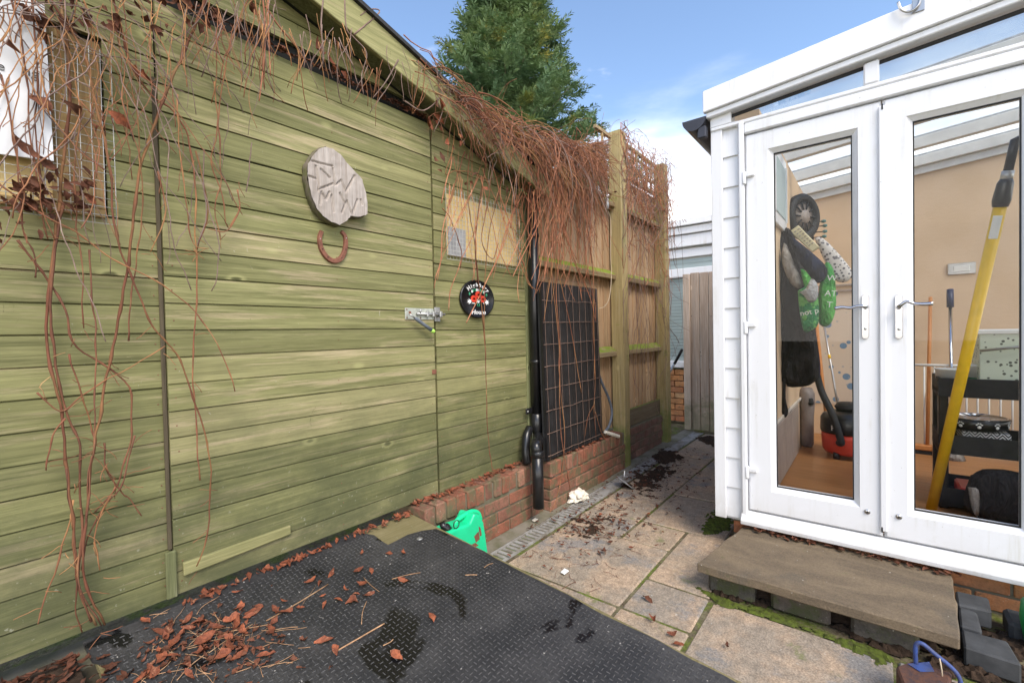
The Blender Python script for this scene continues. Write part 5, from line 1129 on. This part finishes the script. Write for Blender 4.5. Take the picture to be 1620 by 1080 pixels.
# ------------------------------------------------------------------ ramp, rubber mat, can, litter
ZR = lambda y: .1096 + .103*y
def pR(px, py, h=0): d = ray(px, py); k = (.1096+h-CAM.z + .103*CAM.y)/(d.z-.103*d.y); return CAM + d*k
def mat_h(x, y): return .0095 + .004*noise.noise(Vector((x*2.2, y*2.2, 4))) + .002*noise.noise(Vector((x*6, y*6, 9)))
def ramp():
    t = thing('wooden_ramp', (.84, .5, 0), 'mossy plywood ramp board sloping up to the shed door', 'ramp')
    x0, x1, y0, y1 = .262, 1.468, -1.06, 1.842
    MB().prism([(x0, y0, ZR(y0)), (x1, y0, ZR(y0)), (x1, y1, ZR(y1)), (x0, y1, ZR(y1))], (0, 0, -.02)).build('board', 'ply_edge', t)
    for x in (x0+.03, x1-.07): MB().prism([(x, y0+.3, .0), (x, y1-.03, .0), (x, y1-.03, ZR(y1)-.021), (x, y0+.3, ZR(y0+.3)-.021)], (.04, 0, 0)).build('bearer', 'gravel_board', t)
    # mat: traced outline laid on the ramp
    px = [(762,873),(735,860),(715,850),(704,844),(690,838),(668,841),(645,848),(630,856),(614,864),(604,858),(592,849),(575,846),(560,848),(540,858),(505,873),(460,890),(400,913),(330,937),(270,958),(200,985),(150,1002),(122,1008)]
    P = [pR(x, y-(9 if x < 560 else 0)) for x, y in px]; P = [Vector((p.x, min(p.y, 1.838), p.z)) for p in P]; poly = [(1.455, P[0].y)] + [(min(p.x, 1.452), p.y) for p in P]
    last = poly[-1]; poly += [(last[0]+.004, last[1]-.10), (last[0]+.02, last[1]-.13), (last[0]+.025, last[1]-.16), (last[0]+.005, last[1]-.20), (.245, .9), (.25, .3), (.245, -.9), (1.44, -.9)]
    y = -.8; edge = []
    while y < P[0].y-.05: edge.append((1.446+.016*noise.noise(Vector((y*6, 0, 0)))+.004*noise.noise(Vector((y*25, 3, 0))), y)); y += .05
    poly += edge
    bm = bmesh.new(); bm.faces.new([bm.verts.new((a, b, 0)) for a, b in poly])
    for ax, lo, hi in ((0, .1, 1.5), (1, -.95, 1.85)):
        q = lo
        while q < hi:
            co = [0, 0, 0]; co[ax] = q; no = [0, 0, 0]; no[ax] = 1
            bmesh.ops.bisect_plane(bm, geom=bm.verts[:]+bm.edges[:]+bm.faces[:], plane_co=co, plane_no=no); q += .035
    ret = bmesh.ops.extrude_face_region(bm, geom=bm.faces[:]); low = {v for v in ret['geom'] if isinstance(v, bmesh.types.BMVert)}
    for v in bm.verts:
        h = mat_h(v.co.x, v.co.y); v.co.z = ZR(v.co.y) + (.0015 if v in low else h)
    bmesh.ops.recalc_face_normals(bm, faces=bm.faces[:]); me = bpy.data.meshes.new('sheet'); bm.to_mesh(me); bm.free(); me.materials.append(M['rubber'])
    r = thing('rubber_mat', (.84, .8, .2), 'black studded rubber mat covering the ramp before the shed', 'mat'); link('sheet', me, r)
    def inside(x, y):
        c = False; n = len(poly)
        for i in range(n):
            (xa, ya), (xb, yb) = poly[i], poly[i-1]
            if (ya > y) != (yb > y) and x < (xb-xa)*(y-ya)/(yb-ya)+xa: c = not c
        return c
    tr = MB(); p = .0185; i = 0; xx = .2
    while xx < 1.46:
        yy = -.1; j = 0
        while yy < 1.8:
            if inside(xx, yy) and inside(xx+.012, yy) and inside(xx, yy+.012) and inside(xx-.012, yy-.01):
                L, W = (.0064, .0020) if (i+j) % 2 else (.0020, .0064); z = ZR(yy)+mat_h(xx, yy)-.0004; dx, dy = (.0042, 0) if L > W else (0, .0042); hh = .0024
                f = lambda a, b, h: (xx+a, yy+b, z+b*.103+h)
                tr.add([f(-L, -W*.6 if L > W else -W, 0), f(L, -W*.6 if L > W else -W, 0), f(L, W, 0), f(-L, W, 0), f(-dx, -dy, hh), f(dx, dy, hh)],
                       [(0, 1, 5, 4), (1, 2, 5), (2, 3, 4, 5), (3, 0, 4)] if L > W else [(0, 1, 4), (1, 2, 5, 4), (2, 3, 5), (3, 0, 4, 5)])
            yy += p; j += 1
        xx += p; i += 1
    tr.build('tread_studs', 'rubber_stud', r, kind='stuff')
    c = pR(664, 852, .01); MB().lathe([(.014, 0), (.013, .003), (.005, .0035), (.004, .002), (0, .002)], c, 'Z', 16).build('washer', 'galv', r)
    # dead leaves lying on the mat
    LV = [(229,980),(250,995),(265,997),(295,980),(315,982),(377,960),(375,935),(370,977),(372,985),(385,995),(362,1007),(342,1017),(350,1035),(317,1030),(275,1015),(250,1027),(237,1055),(292,1050),(300,1065),(375,1035),
          (524,904),(567,901),(587,901),(572,872),(616,872),(638,873),(491,917),(506,919),(510,940),(513,954),(547,929),(572,922),(563,936),(558,949),(583,938),(535,945),(449,947),(435,960),(449,966),(474,959),(408,955),(380,958),(394,972),(385,995),(433,981),(430,995),(513,1010),(530,1026),(627,1033),(683,972),(410,1022),(421,1033),(388,1022),(638,916),
          (262,1005),(255,1040),(240,1048),(285,1000),(300,992),(325,1012),(355,1000),(390,980),(400,965),(330,1000),(345,990),(245,1062),(230,1065),(365,1020),(220,1072),(270,1035)]
    grp = 'dead leaves on the rubber mat'
    for x, y in LV:
        c = pR(x, y, .02); mb = MB(); s = U(.028, .060)*(1.25 if (x, y) in ((627,1033), (530,1026)) else 1)
        c.z = ZR(c.y)+mat_h(c.x, c.y)+.007; leaf_geo(mb, c, s, (U(-.25, .25), U(-.35, .1)-.1, 1), U(0, 6.3), .5)
        lab = 'rusty dead leaf in the dense heap at the left of the mat' if x < 400 and y > 990 else 'rusty dead leaf at the far left edge of the leaf heap, near the shed' if x < 400 else 'rusty dead leaf beside the long pale twig on the mat' if x < 480 and y < 1000 else 'brown dead leaf in the small cluster at the middle of the mat' if 500 < x < 600 and 915 < y < 960 else 'brown dead leaf near the far edge of the mat, by the bare wood' if y < 920 else 'single dead leaf near the front of the mat'
        if (x, y) == (627,1033): lab = 'single long brown leaf lying alone low on the black mat'
        if (x, y) == (683,972): lab = 'single brown leaf lying rightmost on the black mat'
        mb.build('dead_leaf', 'dead_leaf', None, label=lab, cat='leaf', group=grp)
    for k, (a, b) in enumerate((((421,980),(519,923)),((535,1027),(608,985)),((572,986),(580,950)),((766,897),(780,890)),((252,1047),(285,1020)),((280,1075),(330,1030)),((240,1070),(275,1038)),((400,985),(330,1032)),((606,1020),(622,1010)),((575,912),(600,935)),((620,915),(665,905)),((736,909),(755,909)),((330,1005),(430,985)))):
        p, q = pR(*a, .014), pR(*b, .014); m_ = p.lerp(q, .5)+Vector((U(-.006, .006), U(-.006, .006), .003)); pts = spline([p, m_, q], 4)
        for v in pts: v.z = ZR(v.y)+mat_h(v.x, v.y)+.0035
        MB().tube(pts, .0023 if k < 2 else .0014, 6).build('twig', 'twig', None, label={0: 'long pale straight twig lying across the leaf heap on the mat', 1: 'pale dry twig ending at a leaf, low on the mat', 3: 'short orange twig at the right edge of the mat', 11: 'short straight brown twig on the right of the mat', 2: 'thin upright twig in the middle of the mat'}.get(k, 'thin dry twig among the leaves on the rubber mat'), cat='twig', group='twigs on the rubber mat')
    lm = MB(); tm = MB()
    for k in range(230):
        x, y = random.gauss(330, 70), random.gauss(1015, 32)
        if not (215 < x < 600 and y < 1090): continue
        c = pR(x, y, .014)
        if not inside(c.x, c.y): continue
        c.z = ZR(c.y)+mat_h(c.x, c.y)+.005; leaf_geo(lm, c, U(.010, .030), (U(-.3, .3), U(-.3, .3), 1), U(0, 6.3), .7)
    for k in range(60):
        c = pR(random.gauss(340, 80), random.gauss(1015, 35), .014)
        if inside(c.x, c.y): tm.tube(wander(c, (U(-1, 1), U(-1, 1), 0), random.randint(2, 6), .018, .3, 0, lambda q: Vector((q.x, q.y, ZR(q.y)+mat_h(q.x, q.y)+.004))), U(.0006, .0013), 4)
    lm.build('leaf_crumbs', 'dead_leaf_dark', None, kind='stuff', label='small broken leaf crumbs scattered on the left of the mat', cat='leaf litter'); tm.build('twig_bits', 'twig', None, kind='stuff', label='fine broken twig bits scattered on the left of the mat', cat='twigs')
    # leaf litter: against the shed, bottom left corner, along the plinth top
    lt = MB()
    for k in range(170):
        x, y = U(-40, 250), U(985, 1085)
        if y < 1003+ (125-x)*.42 and x > -5: continue
        if x > 118 and y < 1020+(x-118)*.45: continue
        c = pR(x, y, .0); c.y = min(c.y, 1.80); c.z = ZR(c.y)-.01+U(-.0, .02) if c.x < .24 else ZR(c.y)+.014; leaf_geo(lt, c, U(.02, .045), (U(-.4, .4), U(-.4, .4), 1), U(0, 6.3), .5)
    lt.build('leaf_litter', 'dead_leaf_dark', None, kind='stuff', label='dark damp leaf litter beside the mat corner below the shed', cat='leaf litter')
    MB().prism([(-1.2, -.6, -.012), (-1.2, 1.845, -.012), (-1.2, 1.845, .285), (-1.2, 1.2, .20), (-1.2, .2, .06), (-1.2, -.6, .01)], (1.432, 0, 0)).build('soil_bed', 'soil', None, 0, label='dark soil and debris bed left of the ramp', cat='soil')
    l2 = MB()
    for k in range(330):
        x = U(.5, 3.6); y = U(1.785, 1.835) if x < 2.5 else U(1.69, 1.80)
        if x < 1.46: c = Vector((x, U(1.80, 1.838), ZR(1.82)+U(.012, .02)))
        else: c = Vector((x, y, (.343 if x < 2.5 else .333)+U(.0, .012)))
        leaf_geo(l2, c, U(.022, .045), (U(-.5, .5), U(-.6, .2), 1), U(0, 6.3), .5)
    l2.build('leaf_litter', 'dead_leaf', None, kind='stuff', label='rusty dead leaves lodged along the top of the brick plinth', cat='leaf litter')
ramp()
def jerry():
    Y = 1.60; t = thing('fuel_can', (1.7, 1.66, 0), 'bright green plastic fuel can with black cap beside the brick plinth', 'fuel can')
    o = [(694,893),(698,856),(708,843),(722,836),(744,828),(751,812),(760,814),(766,826),(769,845),(769,870)]
    P = [pY(x, y, Y) for x, y in o]; P[0].z = P[-1].z = .006; P[-1].x = pY(769, 868, 1.62).x; pts = [Vector((p.x, 0, p.z)) for p in P]
    MB().prism([(p.x, Y, p.z) for p in pts], (0, .11, 0)).build('body', 'jerry_green', t, .014, 3)
    h = [pY(x, y, Y+.055) for x, y in ((721,840),(721,826),(730,817),(745,809),(756,811),(760,822))]
    MB().tube(spline(h, 5), .0125, 12).build('handle', 'jerry_green', t)
    c = pY(706, 836, Y+.04); d = (pY(700, 828, Y+.04)-pY(716, 844, Y+.04)).normalized(); MB().tube([c-d*.02, c+d*.004, c+d*.012, c+d*.02, c+d*.045], .02, 16, rads=[.024, .025, .024, .017, .012]).build('cap', 'black_plastic', t)
    q = pY(722, 829, Y+.005); MB().tube([(q.x+.019*math.cos(a), q.y, q.z+.019*math.sin(a)) for a in [2*math.pi*k/20 for k in range(21)]], .0025, 6).build('tether_ring', 'black_plastic', t)
    for pl in ([(750,848),(757,840),(759,852),(753,858)],[(744,862),(752,858),(757,862),(750,866)],[(757,832),(760,834),(762,846),(759,848)]): MB().prism([pY(x, y, Y) - Vector((0, .0008, 0)) for x, y in pl], (0, .0012, 0)).build('label_scrap', 'rust', t)
jerry()
def patch(name, px, mat, h, label, cat, Z=.006, kind='stuff', rough=14, step=.011, rag=.5):
    """ragged crust: cells drop out towards the rim, following noise"""
    P = [pZ(x, y, Z) for x, y in px]; pts = spline(P+[P[0]], 3)[:-1]; bm = bmesh.new(); bm.faces.new([bm.verts.new((p.x, p.y, 0)) for p in pts])
    cx = sum((p for p in pts), Vector())/len(pts)
    for ax in (0, 1):
        lo, hi = min(p[ax] for p in pts), max(p[ax] for p in pts); q = lo+step
        while q < hi:
            co = [0, 0, 0]; co[ax] = q; no = [0, 0, 0]; no[ax] = 1; bmesh.ops.bisect_plane(bm, geom=bm.verts[:]+bm.edges[:]+bm.faces[:], plane_co=co, plane_no=no); q += step
    segs = [(Vector((pts[i].x, pts[i].y, 0)), Vector((pts[(i+1) % len(pts)].x, pts[(i+1) % len(pts)].y, 0))) for i in range(len(pts))]
    def dist(v): 
        d = 9
        for a, b in segs: ab = b-a; k = max(0, min(1, (v-a).dot(ab)/max(ab.length_squared, 1e-9))); d = min(d, (v-a-ab*k).length)
        return d
    D = {v: dist(v.co) for v in bm.verts}; kill = []; mxd = max(D.values())
    for f in bm.faces:
        c = f.calc_center_median(); d = sum(D[v] for v in f.verts)/len(f.verts)
        if d/mxd < rag*1.3*(.45+.75*noise.noise(c*11)+.55*noise.noise(c*27)+.35*noise.noise(c*60)): kill.append(f)
    bmesh.ops.delete(bm, geom=kill, context='FACES')
    for v in bm.verts:
        e = v.is_boundary; n = noise.noise(v.co*rough*2)*.4+.45+.5*noise.noise(v.co*rough*5)+.3*noise.noise(v.co*rough*9); v.co.z = Z-.003 if e else Z-.002+h*max(0.05, n)*min(1, D.get(v, 0)/(mxd*.5)+.2)
        v.co.x += .004*noise.noise(v.co*70); v.co.y += .004*noise.noise(v.co*70+Vector((4, 4, 0)))
    me = bpy.data.meshes.new(name); bmesh.ops.recalc_face_normals(bm, faces=bm.faces[:]); bm.to_mesh(me); bm.free(); me.polygons.foreach_set('use_smooth', [False]*len(me.polygons)); me.materials.append(M[mat])
    return link(name, me, None, kind=kind, label=label, cat=cat)
def yard():
    patch('moss', [(1130,800),(1150,805),(1165,825),(1150,845),(1130,850),(1105,838),(1112,818)], 'moss', .012, 'bright green moss at the foot of the conservatory corner', 'moss')
    patch('moss', [(1098,925),(1125,932),(1170,950),(1230,965),(1300,1000),(1250,990),(1180,968),(1120,950)], 'moss', .010, 'green moss strip along the joint before the stone step', 'moss')
    patch('moss', [(1260,985),(1330,1003),(1380,1022),(1415,1040),(1400,1055),(1360,1035),(1300,1008)], 'moss', .012, 'green moss under the front edge of the stone step', 'moss')
    patch('soil', [(1120,925),(1200,945),(1300,975),(1400,1005),(1470,1030),(1430,1040),(1330,1000),(1230,965),(1130,945)], 'soil', .03, 'dark soil under the stone step', 'soil')
    patch('soil', [(1470,1000),(1560,985),(1640,1010),(1660,1085),(1520,1090),(1440,1060)], 'soil', .03, 'dark soil and rubble right of the step', 'soil', .01)
    patch('soil', [(905,815),(935,800),(975,808),(985,830),(960,848),(920,850),(890,838)], 'soil', .007, 'dark wet silt on paving beside the drain grate', 'soil', .006, rag=1.15)
    patch('soil', [(985,745),(1010,735),(1040,725),(1075,735),(1085,748),(1070,762),(1050,785),(1010,790),(985,775),(960,770)], 'soil', .016, 'spread of dark leaf mould at the foot of the near fence post', 'soil', .006, rag=.95)
    patch('soil', [(1020,720),(1050,706),(1075,712),(1085,730),(1060,735),(1035,735)], 'soil', .02, 'dark leaf mould between the two fence posts', 'soil', .006)
    patch('soil', [(1095,690),(1130,688),(1150,700),(1140,712),(1110,702)], 'soil', .02, 'dark soil in front of the garden gate', 'soil', .006)
    a, b, tw = MB(), MB(), MB()
    def sc(mb, n, cx, cy, sx, sy, s0, s1):
        for k in range(n):
            p = pZ(random.gauss(cx, sx), random.gauss(cy, sy), .012)
            if p.y > 1.66 or p.x < 1.52: continue
            leaf_geo(mb, p+Vector((0, 0, U(0, .012))), U(s0, s1), (U(-.3, .3), U(-.3, .3), 1), U(0, 6.3), .5)
    sc(a, 170, 945, 828, 42, 19, .010, .04); sc(a, 320, 1035, 755, 55, 24, .008, .035); sc(a, 30, 1090, 730, 30, 15, .02, .04); sc(b, 70, 950, 820, 60, 28, .012, .04); sc(b, 22, 870, 850, 45, 25, .015, .03); sc(b, 26, 1000, 770, 55, 25, .015, .035); sc(a, 25, 860, 815, 25, 14, .015, .035)
    sc(b, 14, 1190, 850, 18, 6, .02, .03)
    for k in range(110):
        x, y = random.choice(((U(860, 1040), U(795, 900)), (U(980, 1110), U(715, 800)), (U(820, 1000), U(840, 930)))); p = pZ(x, y, .009)
        if p.y > 1.64 or p.x < 1.55: continue
        tw.tube(wander(p, (U(-1, 1), U(-1, 1), .02), random.randint(2, 7), .014, .55, 0, lambda q: Vector((q.x, min(q.y, 1.67), .010))), U(.0006, .0014), 4)
    a.build('leaf_litter', 'dead_leaf_dark', None, kind='stuff', label='dark dead leaves scattered on the paving near the drain', cat='leaf litter'); b.build('leaf_litter', 'dead_leaf', None, kind='stuff', label='rusty leaves and scraps scattered over the paving slabs', cat='leaf litter'); tw.build('twigs', 'dead_leaf_dark', None, kind='stuff', label='fine dark twigs scattered over the paving slabs', cat='twigs')
    # step-edge leaves, brown leaves tucked under the sill
    for (x, y, s, lab) in ((1024,946,.055,'small dark crumpled leaf on the slab near the rubber mat'),(1230-80,1022,.03,'tiny dark leaf on the gravelly near slab'),(1040,798,.05,'dark leaf on the paving below the saucer'),(1063,1002,.05,'reddish leaf on the mossy slab joint by the mat'),(1072,1018,.045,'curled brown leaf at the joint end beside the mat'),(1033,981,.045,'brown leaf scrap on the joint left of the mossy slab')):
        mb = MB(); leaf_geo(mb, pZ(x, y, .014), s, (U(-.3, .3), U(-.3, .3), 1), U(0, 6), .8); mb.build('dead_leaf', 'dead_leaf_dark' if 'dark' in lab else 'dead_leaf', None, label=lab, cat='leaf')
    l3 = MB()
    for k in range(90):
        y = U(-.3, .55); leaf_geo(l3, (XC-.045+U(-.03, .02), y, .146+U(0, .012)), U(.02, .045), (U(-.4, .4), U(-.4, .4), 1), U(0, 6.3), .6)
    l3.build('leaf_litter', 'dead_leaf_dark', None, kind='stuff', label='dark leaves caught between stone step and door sill', cat='leaf litter')
    # crumpled paper, tile scraps, saucer lid
    c = pZ(915, 785, .03); bm = bmesh.new(); bmesh.ops.create_icosphere(bm, subdivisions=3, radius=.07)
    for v in bm.verts: n = v.co.normalized(); v.co = Vector((n.x*.085, n.y*.055, max(n.z, -.3)*.05))*(1+.5*noise.noise(n*2.4)+.3*noise.noise(n*6))+c
    me = bpy.data.meshes.new('paper'); bm.to_mesh(me); bm.free(); me.materials.append(M['paper']); link('crumpled_paper', me, None, label='crumpled cream paper lying on the drain by the brick wall', cat='paper')
    for x, y, lab in ((846,823,'small cream tile chip below the downpipe'),(893,905,'white scrap on the large slab near the mat')): 
        p = pZ(x, y, .012); MB().prism([p+Vector((-.02, -.012, 0)), p+Vector((.016, -.016, .004)), p+Vector((.02, .012, .006)), p+Vector((-.014, .014, 0))], (0, 0, .004)).build('scrap', 'stoneware' if x < 860 else 'paint_white', None, .001, label=lab, cat='scrap')
    c = pZ(989, 764, .035); t = thing('saucer', c, 'grey metal saucer lid tilted on the leaf mould by the post', 'saucer'); o = MB().lathe([(.0, .012), (.012, .012), (.014, .004), (.04, .004), (.078, .010), (.082, .006), (.078, .002), (0, -.002)], (0, 0, 0), 'Z', 28).build('dish', 'lead_grey', t)
    o.matrix_parent_inverse = Matrix.Rotation(R(38), 4, Vector((.7, .7, 0))) ; p = Vector((0, 0, .04)); MB().tube([c+Vector((.05, .03, .03)), c+Vector((.06, .03, .075))], .004, 6).build('tag', 'paint_white', t)
    # dark block pavers and the blue handled brick
    for k, (q, lab) in enumerate((([(1511,933),(1564,945),(1569,967),(1515,955)], 'dark grey paving block nearest the brick base, right of step'), ([(1516,956),(1546,968),(1554,998),(1519,988)], 'dark grey paving block in the middle, against the step side'), ([(1521,994),(1594,1013),(1617,1051),(1525,1022)], 'large dark grey paving block at the step corner'))):
        P = [pZ(x, y, .105-.012*k) for x, y in q]; MB().prism(P, (0, 0, -.07)).build('paving_block', 'block_grey', None, .006, label=lab, cat='block', group='loose dark paving blocks')
    for k in range(5): B(2.50+U(-.03, .03), 2.60, -.50-.12*k, -.40-.12*k, .0, U(.05, .09)).build('rubble', 'block_grey', None, .012, label='grey rubble lump along the conservatory base', cat='rubble', group='rubble lumps')
    a = [pZ(x, y, .115) for x, y in ((1417,1052),(1442,1043),(1506,1062),(1500,1100),(1430,1085))]; t = thing('rusty_block', pZ(1460, 1080, 0), 'rusty brown block with blue tubular handle at the bottom right', 'block')
    MB().prism([Vector((p.x, p.y, .115)) for p in a], (0, 0, -.112)).build('block', 'rust_dark', t, .006); MB().prism([pZ(x, y, .1165) for x, y in ((1436,1050),(1470,1047),(1478,1062),(1455,1062))], (0, 0, .002)).build('paint_patch', 'blue_paint', t)
    H = [pZ(1449, 1050, .115)]; b0 = H[0]; up = lambda x, y: pX(x, y, b0.x-.005); MB().tube(spline([b0, up(1448,1030), up(1450,1018), up(1460,1018), up(1482,1036), up(1505,1055), up(1518,1072), up(1521,1095)], 5), .0062, 10).build('handle', 'blue_paint', t)
    MB().tube([up(1486,1038)+Vector((-.01,0,0)), up(1489,1055)+Vector((-.012,0,0)), up(1491,1075)+Vector((-.012,0,0))], .002, 5).build('string', 'string', t)
    c = pX(1622, 1000, 2.42); MB().lathe([(.05, -.11), (.07, -.10), (.085, .0), (.08, .06), (.05, .09), (0, .095)], Vector((2.45, c.y-.075, .115)), 'Z', 28).build('green_pot', 'hose_green', None, label='rounded green plastic pot cut by the right picture edge', cat='pot')
yard()

# ------------------------------------------------------------------ conifer behind
def conifer_tree():
    d = ray(806, 300); d.z = 0; base = Vector((CAM.x, CAM.y, 0)) + d.normalized()*14.0; base.z = -.02; rnd = random.Random(5)
    t = thing('conifer_tree', base, 'tall feathery green conifer with painted sunlit tips behind the shed', 'tree'); H = 12.6
    MB().tube([base+Vector((0, 0, 0)), base+Vector((.05, .05, 5)), base+Vector((0, 0, 9)), base+Vector((0, 0, H-.4))], .22, 10, r1=.03).build('trunk', 'bark', t)
    Rz = lambda z: max(.12, 4.7*(1-((z-1.5)/(H-1.0)))**1.0)
    limb, leaf = MB(), MB()
    def spray(p, dr, L, up):
        dr = dr.normalized(); side = dr.cross(Vector((0, 0, 1)));
        if side.length < .1: side = Vector((1, 0, 0))
        side.normalize(); nrm = side.cross(dr)
        for k in range(11):
            u = k/10; c = p+dr*L*u; 
            for s in (-1, 1):
                l = L*(.50-.30*u)*rnd.uniform(.7, 1.3); w = l*.13; tip = c+(dr*.75+side*s*.75+nrm*rnd.uniform(-.35, .35)+Vector((0, 0, rnd.uniform(-.25, .3)))).normalized()*l; q = (tip-c).normalized(); sd = (q.cross(nrm)+nrm*rnd.uniform(-.7, .7)).normalized()*w
                leaf.add([c, c.lerp(tip, .5)+sd, tip, c.lerp(tip, .45)-sd], [(0, 1, 2, 3)])
    for k in range(400):
        z = 1.2 + (H-1.5)*(k/430)**.95; a = k*2.39996+rnd.uniform(-.3, .3); R_ = Rz(z)*rnd.uniform(.62, 1.2)*(1+.18*noise.noise(Vector((math.cos(a)*1.5, math.sin(a)*1.5, z*.5))))
        o = base+Vector((0, 0, z)); dr = Vector((math.cos(a), math.sin(a), rnd.uniform(-.16, .22))); n = 7; pts = [o]
        for i in range(n): pts.append(pts[-1]+(dr+Vector((0, 0, .05*i-.12))).normalized()*R_/n)
        limb.tube(pts, .022, 4, r1=.005)
        for i in range(2, n+1):
            m_ = 3 if i < n else 4
            for j in range(m_):
                sd = dr.cross(Vector((0, 0, 1))).normalized()*rnd.uniform(-1, 1); spray(pts[i]+Vector((rnd.uniform(-.08, .08), rnd.uniform(-.08, .08), rnd.uniform(-.08, .08))), dr*rnd.uniform(.3, 1)+sd+Vector((0, 0, rnd.uniform(-.25, .5))), rnd.uniform(.30, .62), 0)
    limb.build('limbs', 'bark', t); leaf.build('crown', 'conifer_leaf', t)
conifer_tree()
